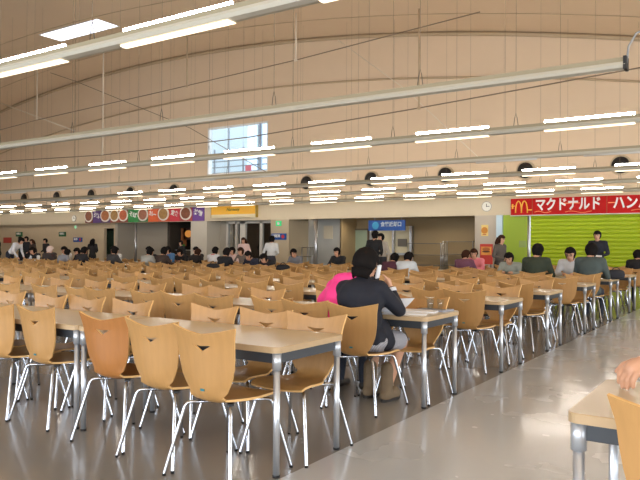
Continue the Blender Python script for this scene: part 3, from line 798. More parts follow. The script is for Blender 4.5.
# ---- seated diners: (row, side, photo column, label, ...)
def C(r_, g_, b_): return (r_, g_, b_)
BLK, NVY, GRY, WHT = C(26, 26, 30), C(30, 34, 48), C(96, 98, 100), C(222, 222, 224)
SEATED = [
    # row, side, px, shirt, hair, label, opts
    (5, 'near', 536, C(52, 60, 46), 0, 'seated diner in dark green top, back turned, before the shutter', dict(s=1.14)),
    (5, 'near', 590, C(72, 82, 80), 0, 'seated diner in grey-green jacket, back turned, below standing man', dict(s=1.16)),
    (5, 'far', 573, C(210, 212, 216), 0, 'seated diner with glasses in white shirt facing the hall', dict(lean=14, glasses=1, s=1.1)),
    (5, 'far', 513, C(150, 155, 145), 0, 'seated diner in pale checked shirt reading before the green panel', dict(lean=20)),
    (7, 'near', 637, BLK, 0, 'seated diner in black at the right end of the shutter', dict(turn=-25)),
    (6, 'near', 463, C(112, 70, 90), 1, 'seated diner in purple checked shirt leaning to the right', dict(lean=14, turn=-30)),
    (6, 'far', 475.5, C(226, 130, 140), 1, 'seated diner in pink shirt facing the checked shirt', dict(turn=20)),
    (5, 'near', 388, C(80, 40, 56), 0, 'seated diner in dark floral top with bowed black head', dict(lean=26)),
    (5, 'near', 403, C(206, 212, 216), 0, 'seated diner in white shirt beside the floral top', dict(lean=22, turn=-20)),
    (6, 'near', 361, C(40, 32, 32), 0, 'seated diner in dark clothes behind the woman on the phone', dict()),
    (6, 'far', 339, C(30, 30, 34), 0, 'small seated diner in black before the recess rack', dict()),
    (6, 'far', 298, C(120, 122, 128), 0, 'seated diner in grey shirt eating, beside steel pole', dict(lean=16, turn=60)),
    (5, 'far', 273, BLK, 0, 'seated diner in black with head bowed low over the table', dict(lean=34)),
    (5, 'far', 256, C(40, 44, 60), 0, 'seated diner in navy and white reading under glass doors', dict(lean=26, turn=20)),
    (6, 'far', 244, C(110, 100, 92), 1, 'seated diner in brownish grey top beside the navy reader', dict(lean=10)),
    (6, 'far', 235, C(224, 196, 190), 0, 'seated diner in pale pink top with hand at mouth', dict(lean=8)),
    (5, 'near', 223, BLK, 0, 'seated diner all in black, back turned, under yellow sign', dict(lean=10)),
    (6, 'near', 213, C(214, 214, 216), 0, 'seated diner in white top with red collar, back turned', dict(collar=1)),
    (6, 'far', 199, C(46, 44, 46), 0, 'seated diner in dark shirt before the white pillar', dict(lean=8)),
    (6, 'near', 192, C(38, 30, 28), 1, 'seated diner in dark brown top beside the dark shirt', dict(lean=20)),
    (6, 'far', 186, C(30, 28, 30), 0, 'seated diner in black huddled before the kitchen counter', dict(lean=22)),
    (6, 'far', 170.5, C(84, 130, 180), 0, 'seated diner in bright blue shirt before the kitchen', dict(lean=6)),
    (5, 'near', 161, C(60, 46, 40), 0, 'seated diner in brown beside the blue shirt', dict(lean=8)),
    (5, 'near', 145, C(170, 168, 160), 0, 'seated diner in pale grey jacket, back turned, near steel pole', dict(lean=14)),
    (5, 'far', 152, BLK, 0, 'seated diner in black facing the pale grey jacket', dict()),
    (5, 'near', 111, C(60, 58, 58), 0, 'seated diner in charcoal top below the menu banner start', dict(lean=10)),
    (5, 'far', 117, C(214, 214, 214), 0, 'seated diner in white shirt beside the charcoal top', dict(turn=-30)),
    (5, 'far', 84, BLK, 0, 'seated diner in black, slumped, right of the blue wall sign', dict(lean=20)),
    (5, 'near', 79.5, C(36, 34, 38), 0, 'seated diner in dark grey slumped under the blue wall sign', dict(lean=12)),
    (5, 'far', 69, C(206, 204, 200), 0, 'seated diner in white shirt facing the hall at left', dict(lean=12)),
    (5, 'near', 58.5, C(140, 142, 150), 0, 'seated diner in grey hooded top leaning far forward', dict(lean=26, turn=20)),
    (5, 'near', 46.5, C(58, 50, 50), 2, 'seated diner in dark top wearing a pale pink cap', dict(lean=8)),
    (5, 'far', 52.5, C(70, 60, 58), 0, 'seated diner in dull brown behind the grey hooded top', dict()),
    (5, 'far', 39, C(28, 28, 30), 0, 'seated diner in black vest with white sleeves', dict(lean=18, sleeves=C(220, 220, 220))),
]
STAND = [
    # px, Y, face deg (0 = towards +y), shirt, trousers, hair, label, opts
    (598, 17.6, 178, C(32, 34, 44), C(40, 40, 46), 0, 'standing man in black jacket holding a white tray by the shutter', dict(tray=1)),
    (499.5, 16.3, 250, C(92, 84, 76), C(60, 52, 50), 1, 'standing woman with long brown hair in grey dress beside pale pillar', dict(long=1, s=.93)),
    (374, 15.6, 0, C(26, 26, 28), C(30, 30, 32), 0, 'standing man in black coat, back turned, under blue sign', dict(s=1.0)),
    (382.5, 16.6, 160, C(196, 186, 172), C(60, 60, 66), 0, 'standing person in pale jacket beside the black coat', dict(s=.97)),
    (271, 16.5, 20, C(216, 216, 214), C(60, 60, 70), 0, 'standing person in white shirt before beige pillar', dict(lean=8, s=.94)),
    (244, 18.4, 200, C(220, 190, 184), C(90, 70, 70), 1, 'standing woman in pink top behind the glass doors table', dict(long=1, s=.92)),
    (92.5, 18.2, 30, C(34, 30, 30), C(30, 28, 28), 0, 'standing woman in black beside the dark doorway', dict(long=1, s=.9)),
    (46.5, 17.5, 180, C(40, 36, 40), C(30, 30, 36), 0, 'standing person in dark top at the service wall', dict(s=.9)),
    (33, 17.0, 180, C(64, 50, 44), C(40, 36, 36), 1, 'standing woman with brown hair in brown top at left', dict(long=1, s=.88)),
    (27.5, 17.3, 190, C(40, 40, 44), C(30, 30, 34), 0, 'standing man in black behind the bending white shirt', dict(s=.95)),
    (21.5, 17.6, 180, C(46, 74, 60), C(30, 30, 34), 0, 'standing man in dark green under the exit sign', dict(s=.95)),
    (10, 13.6, 290, C(226, 226, 230), C(40, 44, 56), 0, 'standing person in white shirt bending over a table at left', dict(bend=42)),
    (-1.5, 14.5, 150, C(44, 40, 40), C(40, 40, 40), 0, 'standing person in dark clothes cut by the left edge', dict(s=.98)),
    (182, 18.9, 170, C(36, 34, 34), C(30, 30, 30), 0, 'standing person in black in front of the kitchen counter', dict(s=.86)),
]
# ordinary chairs, three a side, some pulled or skewed
taken = {}
for (r_, side, px, *_rest) in SEATED:
    yy = (ROWS[r_] - .10) if side == 'near' else (ROWS[r_] + TW + .10)
    X = float(at(px, 245, yy)[0]); taken.setdefault((r_, side), []).append((X, yy))
for r_ in range(len(ROWS)):
    for side in ('near', 'far'):
        base = ROWS[r_] + .07 if side == 'near' else ROWS[r_] + TW - .07
        sl = []
        ex = EXPL.get((r_, side), [])
        sl += [(x, y, random.uniform(-3, 3), k) for x, y, k in ex]
        lim = min([x for x, _, _ in ex]) - .3 if ex else 99
        for i in range(NT[r_] + (0 if r_ in ROW_END else 1)):
            c = XA - TL * i - TL / 2
            for k in (-1, 0, 1):
                x = c - k * .52 * -1 + random.gauss(0, .045)
                if x > lim or x > XA - .05: continue
                y = base + random.gauss(0, .05) * (1 if side == 'far' else 1)
                if random.random() < .10: y += (-.14 if side == 'near' else .14)
                sl.append((x, y, random.gauss(0, 5), 0))
        for (X, yy) in taken.get((r_, side), []):
            sl = [s_ for s_ in sl if abs(s_[0] - X) > .46]
            sl.append((X, yy, 0, 0))
        sl.sort(key=lambda s_: -s_[0])
        for n_, (x, y, a, k) in enumerate(sl):
            if (side == 'far' and a != 0 and ((r_ == 5 and x < -12.5) or (r_ == 6 and x < -6.5))): continue
            p = project((x, y, .55))
            if p[0] < -30 or p[0] > 670: continue
            chairs.append((p[2], r_, side, n_ + 1, x, y, R(a) + (0 if side == 'near' else math.pi), k))
chairs.sort()
def put_chair(x, y, rot, label, level, kind=0):
    if level == 1:
        o = link('plywood_chair', CJ, None, (x, y, 0), rot); return tag(o, label, 'chair', 'plywood chairs at the dining tables')
    g = thing('plywood_chair', label, 'chair', (x, y, 0), rot, 'plywood chairs at the dining tables')
    link('seat_shell', SHELL_D if kind == 1 else SHELL, g)
    for sx in (-1, 1):
        for sy in (-1, 1): link('leg', LEGS[(sx, sy)], g)
    link('bracket', BRK, g)
    if kind != 1 and (int(abs(x) * 10) % 3): link('sticker', STK, g)
    return g
rest_v, rest_f, rest_m, rest_s = [], [], [], []
cv = np.array(CLO.v)
for n_, (d, r_, side, k_, x, y, rot, kind) in enumerate(chairs):
    if n_ < 300:
        lab = '%s plywood chair, %s side of %s table row, %s from the aisle' % (('orange' if kind == 1 else 'birch'), side, ordinal(r_ + 1), ordinal(k_)) #'%s chair on the %s side of the %s table row, %s from the aisle' % ('orange' if kind == 1 else 'birch', side, ordinal(r_ + 1), ordinal(k_))
        put_chair(x, y, rot, lab, 0 if n_ < 100 else 1, kind)
    else:
        c_, s_ = math.cos(rot), math.sin(rot); o_ = len(rest_v) * len(cv)
        q = cv.copy(); q[:, 0], q[:, 1] = cv[:, 0] * c_ - cv[:, 1] * s_ + x, cv[:, 0] * s_ + cv[:, 1] * c_ + y
        rest_f += [tuple(i + o_ for i in f) for f in CLO.f]; rest_m += CLO.m; rest_s += CLO.sm; rest_v.append(q)
if rest_v:
    me = bpy.data.meshes.new('far_chairs'); me.from_pydata(np.concatenate(rest_v).tolist(), [], rest_f)
    for m_ in (WOOD, PLYEDGE, CHROME): me.materials.append(m_)
    me.polygons.foreach_set('material_index', rest_m); me.polygons.foreach_set('use_smooth', rest_s); me.update()
    tag(link('far_chairs', me), 'mass of plywood chairs filling the far table rows', 'chairs', None, 'stuff')
# chair at the table across the aisle
put_chair(-.15, 2.36, R(-4), 'birch plywood chair cut by the right edge, at the table across the aisle', 0)

# ------------------------------------------------------------------ people
def cap_mesh(b, p0, r0, p1, r1, n=10):
    P0, P1 = Vector(p0), Vector(p1); d = P1 - P0; L = d.length; t = d / L
    path = []; rad = []
    for a in (85, 55, 25): path.append(P0 - t * r0 * math.sin(R(a))); rad.append(r0 * math.cos(R(a)))
    path.append(P0); rad.append(r0); path.append(P1); rad.append(r1)
    for a in (25, 55, 85): path.append(P1 + t * r1 * math.sin(R(a))); rad.append(r1 * math.cos(R(a)))
    b.tube(path, 0, n, radii=rad)
def fuse(name, prims, mats, voxel, smooth=4, parent=None, cut=None):
    """one continuous skin over tapered limbs and ellipsoids; colour by nearest limb"""
    b = MB()
    for p in prims:
        if p[0] == 'c': cap_mesh(b, *p[1:5])
        else: b.ell(p[1], p[2], rot=(Matrix.Rotation(R(p[3]), 3, 'X') if not isinstance(p[3], Matrix) else p[3]), nu=14, nv=10)
    o = bpy.data.objects.new('tmp', b.mesh('tmp', SKIN)); COL.objects.link(o)
    mo = o.modifiers.new('r', 'REMESH'); mo.mode = 'VOXEL'; mo.voxel_size = voxel
    ms = o.modifiers.new('s', 'SMOOTH'); ms.iterations = smooth; ms.factor = .5
    bpy.context.view_layer.update()
    me = bpy.data.meshes.new_from_object(o.evaluated_get(bpy.context.evaluated_depsgraph_get()))
    old = o.data; bpy.data.objects.remove(o); bpy.data.meshes.remove(old)
    n = len(me.polygons); cen = np.empty(n * 3); me.polygons.foreach_get('center', cen); cen = cen.reshape(-1, 3)
    best = np.full(n, 1e9); mi = np.zeros(n, int)
    for p in prims:
        if p[0] == 'c':
            a, c = np.array(p[1], float), np.array(p[3], float); d = c - a
            t = np.clip(((cen - a) @ d) / (d @ d), 0, 1)
            dist = np.linalg.norm(cen - (a + t[:, None] * d), axis=1) - (p[2] + (p[4] - p[2]) * t); k = p[5]
        else:
            M = np.array(Matrix.Rotation(R(p[3]), 3, 'X') if not isinstance(p[3], Matrix) else p[3]); q = (cen - np.array(p[1], float)) @ M
            dist = (np.linalg.norm(q / np.array(p[2]), axis=1) - 1) * min(p[2]); k = p[4]
        u = dist < best; best[u] = dist[u]; mi[u] = k
    me.materials.clear()
    for m_ in mats: me.materials.append(m_)
    me.polygons.foreach_set('material_index', mi.astype(np.int32)); me.polygons.foreach_set('use_smooth', np.ones(n, bool)); me.update()
    return link(name, me, parent)
CL = {}
def cloth(rgb, **k):
    key = 'cloth %d %d %d' % rgb
    return mat(key, rgb, .85, noise=.12, nscale=14, **k)
def hair_part(parent, hc, hm, long=0, s=1.0, tilt=0.0, turn=0.0):
    b = MB()
    M = Matrix.Rotation(R(turn), 3, 'Z') @ Matrix.Rotation(R(-tilt), 3, 'X')
    def fn(p):
        q = Vector(p)
        if q.y > .15 and q.z < .42:          # face side: tuck inside the head
            k = min(1, (q.y - .15) / .3); q = q * (1 - .35 * k)
        elif q.z < -.2 and not long: q.x *= .9; q.y *= 1.0
        f = 1 + .04 * math.sin(q.x * 23 + q.z * 17) * math.cos(q.y * 19)
        return q * f
    b.ell(hc, (.096 * s, .116 * s, .125 * s), rot=M, nu=18, nv=12, fn=fn)
    if long:
        hc = Vector(hc)
        for dx in (-.055, 0, .055):
            b.tube([hc + M @ Vector((dx, -.05, .03)), hc + M @ Vector((dx * 1.3, -.075, -.10)), hc + M @ Vector((dx * 1.4, -.07, -.24))], .04, 8, radii=[.05 * s, .05 * s, .025 * s])
    return b.build('hair', hm, parent)
def face_part(parent, hc, s, tilt, turn, glasses=False):
    M = Matrix.Rotation(R(turn), 3, 'Z') @ Matrix.Rotation(R(-tilt), 3, 'X'); hc = Vector(hc)
    b = MB()
    for sx in (-1, 1):
        b.ell(hc + M @ Vector((sx * .032 * s, .088 * s, .008 * s)), (.013 * s, .008 * s, .007 * s), rot=M, nu=8, nv=6)
        b.ell(hc + M @ Vector((sx * .033 * s, .09 * s, .03 * s)), (.019 * s, .007 * s, .004 * s), rot=M, nu=8, nv=6)
    b.build('eyes', BLACK, parent)
    b = MB(); b.ell(hc + M @ Vector((0, .09 * s, -.055 * s)), (.022 * s, .008 * s, .006 * s), rot=M, nu=8, nv=6); b.build('mouth', mat('lips', (170, 90, 84), .5), parent)
    if glasses:
        b = MB()
        for sx in (-1, 1):
            pts = [hc + M @ Vector((sx * .034 + .024 * math.cos(a), .104, .005 + .018 * math.sin(a))) for a in np.linspace(0, 2 * math.pi, 11)]
            b.tube(pts, .003, 4)
        b.build('glasses', BLACK, parent)
def head_prims(hc, s, tilt, turn, k=0):
    M = Matrix.Rotation(R(turn), 3, 'Z') @ Matrix.Rotation(R(-tilt), 3, 'X'); hc = Vector(hc)
    L = lambda *v: tuple(hc + M @ (Vector(v) * s))
    return [('e', L(0, -.008, .02), (.078 * s, .096 * s, .10 * s), M, k), ('e', L(0, .03, -.05), (.058 * s, .062 * s, .07 * s), M, k),
            ('c', L(0, .088, .0), .010 * s, L(0, .106, -.026), .014 * s, k), ('e', L(.08, -.005, -.005), (.014 * s, .022 * s, .03 * s), M, k), ('e', L(-.08, -.005, -.005), (.014 * s, .022 * s, .03 * s), M, k)]
def hand_prims(wr, direction, s=1.0, k=0, curl=.5, up=(0, 0, 1), side=1):
    d = Vector(direction).normalized(); u = Vector(up); u = (u - d * u.dot(d)).normalized(); sd = d.cross(u) * side
    wr = Vector(wr); P = []
    palm = wr + d * .045 * s
    P.append(('c', tuple(wr), .024 * s, tuple(wr + d * .06 * s), .03 * s, k))
    for i, (o, L) in enumerate(((-.03, .062), (-.01, .074), (.01, .07), (.03, .054))):
        a = wr + d * .075 * s + sd * o * s; b_ = a + (d * (1 - curl * .5) - u * curl * .6) * L * .5 * s; c = b_ + (d * (1 - curl) - u * curl) * L * .5 * s
        P.append(('c', tuple(wr + d * .04 * s + sd * o * .7 * s), .012 * s, tuple(a), .0105 * s, k))
        P.append(('c', tuple(a), .0105 * s, tuple(b_), .0095 * s, k)); P.append(('c', tuple(b_), .0095 * s, tuple(c), .008 * s, k))
    a = wr + d * .03 * s - sd * .03 * s; b_ = a + (d * .6 - sd * .6 - u * .2).normalized() * .035 * s; c = b_ + (d - sd * .1 - u * .3).normalized() * .03 * s
    P.append(('c', tuple(wr + d * .015 * s), .018 * s, tuple(a), .014 * s, k)); P.append(('c', tuple(a), .014 * s, tuple(b_), .012 * s, k)); P.append(('c', tuple(b_), .012 * s, tuple(c), .009 * s, k))
    return P
SHOE = mat('dark shoe', (40, 34, 30), .5)
def trunk_fn(pivot, lean):
    M = Matrix.Rotation(R(-lean), 3, 'X'); pv = Vector(pivot)
    return lambda *v: tuple(pv + M @ (Vector(v) - pv))
def seated(label, x, y, rot, shirt, hm, lean=6, turn=0, s=1.0, glasses=0, collar=0, sleeves=None, face=False, pink=0, trousers=(44, 48, 60)):
    g = thing('person', label, 'person', (x, y, 0), rot, None)
    U = trunk_fn((0, -.06, .5), lean)
    z = lambda v: .44 + (v - .44) * s
    mats = [SKIN, cloth(shirt), cloth(trousers), SHOE, cloth(sleeves) if sleeves else cloth(shirt)]
    T = lambda a, b_, c: U(a * s, b_ * s, z(c))
    sh_ = [T(sx * .165, -.02, .955) for sx in (-1, 1)]
    tilt = lean * .9 + 8
    hc = T(0, .04, 1.125)
    P = [('e', (0, -.06, z(.53)), (.175 * s, .14 * s, .12 * s), 0, 1), ('e', T(0, -.06, .68), (.155 * s, .115 * s, .17 * s), -lean, 1), ('e', T(0, -.04, .86), (.178 * s, .12 * s, .155 * s), -lean, 1),
         ('c', sh_[0], .068 * s, sh_[1], .068 * s, 1), ('c', T(0, -.02, .98), .055 * s, T(0, .02, 1.07), .05 * s, 0)]
    P += head_prims(hc, s, tilt, turn)
    for sx, S_ in ((-1, sh_[0]), (1, sh_[1])):
        el = (sx * .23 * s, .12 + .1 * lean / 30, .76 if lean < 15 else .74); wr = (sx * .10, .33, .775)
        P += [('c', S_, .06 * s, el, .048 * s, 4), ('c', el, .047 * s, wr, .033 * s, 4)]
        P += [('c', wr, .03, (sx * .06, .385, .775), .032, 0), ('c', (sx * .07, .37, .775), .014, (sx * .03, .43, .765), .01, 0), ('c', (sx * .05, .37, .775), .014, (sx * .01, .42, .76), .01, 0), ('c', (sx * .05, .35, .79), .014, (sx * .03, .38, .805), .01, 0)]
        P += [('c', (sx * .09, -.04, .51), .085 * s, (sx * .11, .36, .50), .062, 2), ('c', (sx * .11, .37, .49), .06, (sx * .12, .33, .11), .043, 2), ('c', (sx * .12, .32, .05), .042, (sx * .13, .46, .038), .036, 3)]
    fuse('body', P, mats, .022, 3, g)
    hair_part(g, hc, hm, long=0, s=s, tilt=tilt, turn=turn)
    if face: face_part(g, hc, s, tilt, turn, glasses)
    if collar:
        b = MB(); c0 = Vector(T(0, -.01, 1.0)); b.tube([c0 + Vector((.075 * math.cos(a), .07 * math.sin(a), .0)) for a in np.linspace(0, 2 * math.pi, 13)], .02, 6); b.build('collar', cloth((200, 40, 60)), g)
    return g
def standing(label, x, y, rot, shirt, trs, hm, s=1.0, lean=3, bend=0, tray=0, long=0, face=False):
    g = thing('person', label, 'person', (x, y, 0), rot, None)
    U = trunk_fn((0, 0, .92 * s), bend or lean)
    mats = [SKIN, cloth(shirt), cloth(trs), SHOE]
    T = lambda a, b_, c: U(a * s, b_ * s, c * s)
    sh_ = [T(sx * .17, 0, 1.38) for sx in (-1, 1)]; hc = T(0, .03, 1.565); tilt = (bend or lean) * .8 + 8
    P = [('e', (0, 0, .93 * s), (.165 * s, .12 * s, .13 * s), 0, 2), ('e', T(0, 0, 1.08), (.15 * s, .105 * s, .17 * s), -(bend or lean), 1), ('e', T(0, 0, 1.27), (.178 * s, .118 * s, .17 * s), -(bend or lean), 1),
         ('c', sh_[0], .066 * s, sh_[1], .066 * s, 1), ('c', T(0, 0, 1.41), .055 * s, T(0, .02, 1.5), .05 * s, 0)]
    P += head_prims(hc, s, tilt, 0)
    for sx, S_ in ((-1, sh_[0]), (1, sh_[1])):
        if bend: el, wr = T(sx * .22, .16, 1.2), T(sx * .16, .38, 1.14)
        elif tray or sx > 0: el, wr = T(sx * .24, -.02, 1.12), T(sx * .10, .22, 1.05)
        else: el, wr = T(sx * .25, -.03, 1.11), T(sx * .26, .04, .87)
        W = Vector(wr); d = (W - Vector(el)).normalized()
        P += [('c', S_, .058 * s, el, .046 * s, 1), ('c', el, .045 * s, wr, .032 * s, 1), ('c', wr, .03 * s, tuple(W + d * .07), .03 * s, 0), ('c', tuple(W + d * .06), .024 * s, tuple(W + d * .14), .014 * s, 0), ('c', tuple(W + d * .03), .014 * s, tuple(W + d * .08 + Vector((-sx * .035, 0, .01))), .01 * s, 0)]
        P += [('c', (sx * .09 * s, 0, .88 * s), .088 * s, (sx * .1 * s, .015, .5 * s), .058 * s, 2), ('c', (sx * .1 * s, .015, .49 * s), .057 * s, (sx * .11 * s, -.02, .1 * s), .042 * s, 2), ('c', (sx * .11 * s, -.03, .05), .042, (sx * .13 * s, .13, .036), .036, 3)]
    if long and shirt != (34, 30, 30): P.append(('c', (0, 0, .9 * s), .15 * s, (0, 0, .6 * s), .16 * s, 1))
    fuse('body', P, mats, .022, 3, g)
    hair_part(g, hc, hm, long=long, s=s, tilt=tilt)
    if face: face_part(g, hc, s, tilt, 0)
    if tray:
        t = Vector(T(0, .3, 1.06)); M4 = Matrix.Rotation(rot, 4, 'Z'); wpos = M4 @ t
        b = MB(); b.box(-.14, .14, -.1, .1, 0, .02); b.box(-.14, .14, -.1, -.09, .02, .035); b.box(-.14, .14, .09, .1, .02, .035); b.ell((.03, 0, .05), (.06, .06, .04), nu=10, nv=6)
        o = b.build('tray', WHITE, None, (x + wpos.x, y + wpos.y, wpos.z)); o.rotation_euler = (0, 0, rot)
        tag(o, 'white tray held by standing man in black jacket', 'tray')
    return g
for (r_, side, px, shirt, hi, label, o_) in SEATED:
    o_ = dict(o_)
    yy = (ROWS[r_] - .10) if side == 'near' else (ROWS[r_] + TW + .10)
    X = float(at(px, 245, yy)[0])
    if o_.get('pink'): continue
    seated(label, X, yy, 0 if side == 'near' else math.pi, shirt, [HAIR, HAIR_BR, mat('pale cap', (226, 200, 188), .8)][hi], face=(side == 'far'), **o_)
for (px, Y, fa, shirt, trs, hi, label, o_) in STAND:
    X = float(at(px, 240, Y)[0])
    standing(label, X, Y, R(fa), shirt, trs, HAIR_BR if hi else HAIR, face=(90 < fa < 270), **o_)

# ---- diner in pink hooded jacket, bent over the table
px_ = (-3.09, 4.86)
g = thing('person', 'diner in bright pink hooded jacket bent forward beside woman on phone', 'person', (px_[0], px_[1], 0), 0)
_U = trunk_fn((0, -.06, .5), 26)
def U(a, b_, c):
    q = _U(a, b_, c); return (q[0] + .22 * (q[2] - .5), q[1], q[2])
PINK = mat('pink jacket', (244, 60, 140), .6, noise=.1, nscale=10)
hc = U(.05, .06, 1.10)
P = [('c', U(0, 0, .98), .052, U(.01, .05, 1.06), .05, 0)] + head_prims(hc, 1.0, 50, -10)
P += [('e', (0, -.06, .53), (.165, .13, .12), 0, 1), ('e', U(0, -.06, .68), (.15, .11, .17), -30, 1), ('e', U(0, -.04, .86), (.17, .115, .155), -30, 1), ('c', U(-.15, -.02, .955), .06, U(.15, -.02, .955), .06, 1)]
for sx in (-1, 1):
    el = (sx * .25, .26, .78); wr = (sx * .1, .42, .775)
    P += [('c', U(sx * .16, -.02, .95), .052, el, .043, 1), ('c', el, .042, wr, .03, 1)] + hand_prims(wr, (-sx * .4, .9, 0), .95, 0, .3)
    P += [('c', (sx * .09, -.04, .51), .085, (sx * .11, .36, .50), .062, 2), ('c', (sx * .11, .37, .49), .06, (sx * .12, .33, .11), .043, 2), ('c', (sx * .12, .32, .05), .042, (sx * .13, .46, .038), .036, 3)]
fuse('body', P, [SKIN, PINK, cloth((44, 48, 60)), SHOE], .014, 3, g)
P = [('e', (0, -.07, .56), (.21, .175, .13), 0, 0), ('e', U(0, -.065, .70), (.19, .15, .20), -30, 0), ('e', U(0, -.05, .88), (.215, .15, .17), -30, 0), ('c', U(-.17, -.03, .97), .085, U(.17, -.03, .97), .085, 0)]
for sx in (-1, 1):
    el = (sx * .26, .26, .785); wr = (sx * .13, .40, .775)
    P += [('c', U(sx * .17, -.02, .96), .078, el, .062, 0), ('c', el, .06, wr, .045, 0)]
# hood bunched behind the neck
for a in np.linspace(-1.2, 1.2, 7):
    c = U(.13 * math.sin(a), -.07 - .06 * math.cos(a), 1.02); P.append(('e', c, (.065, .06, .055), 0, 0))
fuse('jacket', P, [PINK], .014, 3, g)
hair_part(g, hc, HAIR, s=1.02, tilt=50, turn=-10)

# ---- woman in navy jacket with a phone at her ear
CX, CY = -2.675, 4.775
g = thing('person', 'woman in navy jacket and striped skirt holding a phone to her ear', 'person', (CX, CY, 0), 0)
NAVY = mat('navy jacket', (22, 24, 36), .8, noise=.15, nscale=20)
hc = (-.035, .0, 1.128)
HT, HTU = 18, -14
bodyP = head_prims(hc, 1.02, HT, HTU) + [('c', (-.04, -.03, .96), .052, (-.035, -.01, 1.06), .048, 0),
    ('e', (-.03, -.09, .56), (.16, .12, .12), 0, 0), ('e', (-.04, -.085, .72), (.13, .095, .16), 0, 0), ('e', (-.05, -.06, .87), (.15, .10, .14), 0, 0), ('c', (-.19, -.05, .93), .05, (.10, -.05, .94), .05, 0)]
RE, RW = (.21, .10, .765), (.115, .13, .94)
LE, LW = (-.27, .10, .76), (-.12, .36, .765)
bodyP += [('c', (.12, -.05, .93), .045, RE, .036, 0), ('c', RE, .036, RW, .026, 0), ('c', (-.21, -.05, .92), .045, LE, .036, 0), ('c', LE, .036, LW, .026, 0)]
bodyP += hand_prims(RW, (-.30, -.18, .9), .95, 0, .35, up=(.8, .5, .3), side=-1) + hand_prims(LW, (.25, .95, -.02), .95, 0, .3)
for sx, kx, ky, ax, ay in ((-1, -.12, .33, -.14, .25), (1, .13, .30, .05, .20)):
    bodyP += [('c', (sx * .085 - .02, -.06, .52), .08, (kx, ky, .49), .058, 0), ('c', (kx, ky, .48), .054, (ax, ay, .1), .04, 0), ('c', (ax, ay, .05), .036, (ax, ay + .12, .035), .03, 0)]
fuse('body', bodyP, [SKIN], .0095, 3, g)
jp = [('e', (-.02, -.095, .56), (.215, .155, .13), 0, 0), ('e', (-.035, -.10, .70), (.195, .14, .19), 0, 0), ('e', (-.045, -.07, .86), (.215, .145, .165), 0, 0), ('c', (-.205, -.055, .925), .077, (.115, -.055, .935), .077, 0),
      ('c', (-.035, -.06, .95), .085, (-.035, -.045, 1.0), .066, 0), ('c', (.12, -.05, .925), .073, RE, .058, 0), ('c', RE, .056, (.125, .127, .915), .042, 0), ('c', (-.21, -.05, .915), .073, LE, .058, 0), ('c', LE, .056, (-.14, .32, .765), .042, 0),
      ('c', (.10, -.02, .62), .09, (.13, .02, .52), .085, 0)]
fuse('jacket', jp, [NAVY], .011, 3, g)
b = MB(); c0 = Vector((-.037, -.03, 1.012)); b.tube([c0 + Vector((.064 * math.cos(a), .058 * math.sin(a), .012 * math.sin(a))) for a in np.linspace(0, 2 * math.pi, 17)], .016, 8); b.build('collar', NAVY, g)
b = MB(); b.tube([Vector((.129, .126, .905)), Vector((.118, .129, .932))], .046, 12); b.build('cuff', mat('white cuff', (226, 226, 230), .7), g)
# striped skirt over the thighs
SK = bpy.data.materials.new('striped skirt'); SK.use_nodes = True; nt = SK.node_tree; bs = nt.nodes['Principled BSDF']; bs.inputs['Roughness'].default_value = .85
tc = nt.nodes.new('ShaderNodeTexCoord'); wv = nt.nodes.new('ShaderNodeTexWave'); wv.inputs['Scale'].default_value = 34; wv.bands_direction = 'DIAGONAL'; wv.inputs['Distortion'].default_value = .6
cr = nt.nodes.new('ShaderNodeValToRGB'); cr.color_ramp.elements[0].color = lin((70, 72, 90)); cr.color_ramp.elements[0].position = .35; cr.color_ramp.elements[1].color = lin((206, 204, 208)); cr.color_ramp.elements[1].position = .6
nt.links.new(tc.outputs['Object'], wv.inputs['Vector']); nt.links.new(wv.outputs['Color'], cr.inputs[0]); nt.links.new(cr.outputs[0], bs.inputs['Base Color'])
sp = [('e', (-.01, -.07, .53), (.205, .17, .10), 0, 0), ('c', (-.1, -.04, .525), .098, (-.12, .28, .50), .08, 0), ('c', (.075, -.04, .525), .098, (.125, .25, .50), .082, 0), ('c', (0, -.02, .52), .095, (0, .25, .50), .08, 0)]
fuse('skirt', sp, [SK], .012, 3, g)
# laced boots
BOOT = mat('tan boot leather', (120, 102, 78), .7, noise=.2, nscale=18)
for ax, ay in ((-.14, .25), (.05, .20)):
    bp = [('c', (ax, ay + .012, .26), .062, (ax, ay - .005, .09), .052, 0), ('c', (ax, ay - .03, .05), .05, (ax + .01, ay + .13, .045), .048, 0), ('e', (ax + .008, ay + .1, .06), (.05, .07, .05), 0, 0)]
    bo = fuse('boot', bp, [BOOT], .010, 3, g)
    b = MB(); b.prism([(ax + .052 * math.cos(t), ay + .055 + (.15 if math.sin(t) > 0 else .14) * math.sin(t)) for t in np.linspace(0, 2 * math.pi, 20, endpoint=False)], 0.0, .022); b.build('sole', mat('dark sole', (40, 34, 30), .6), bo)
    b = MB()
    for i in range(4):
        z = .11 + .04 * i; b.tube([(ax - .035, ay + .05, z), (ax, ay + .075 - .004 * i, z + .008), (ax + .035, ay + .05, z + .016)], .005, 5)
    b.build('laces', mat('pale laces', (190, 176, 150), .7), bo)
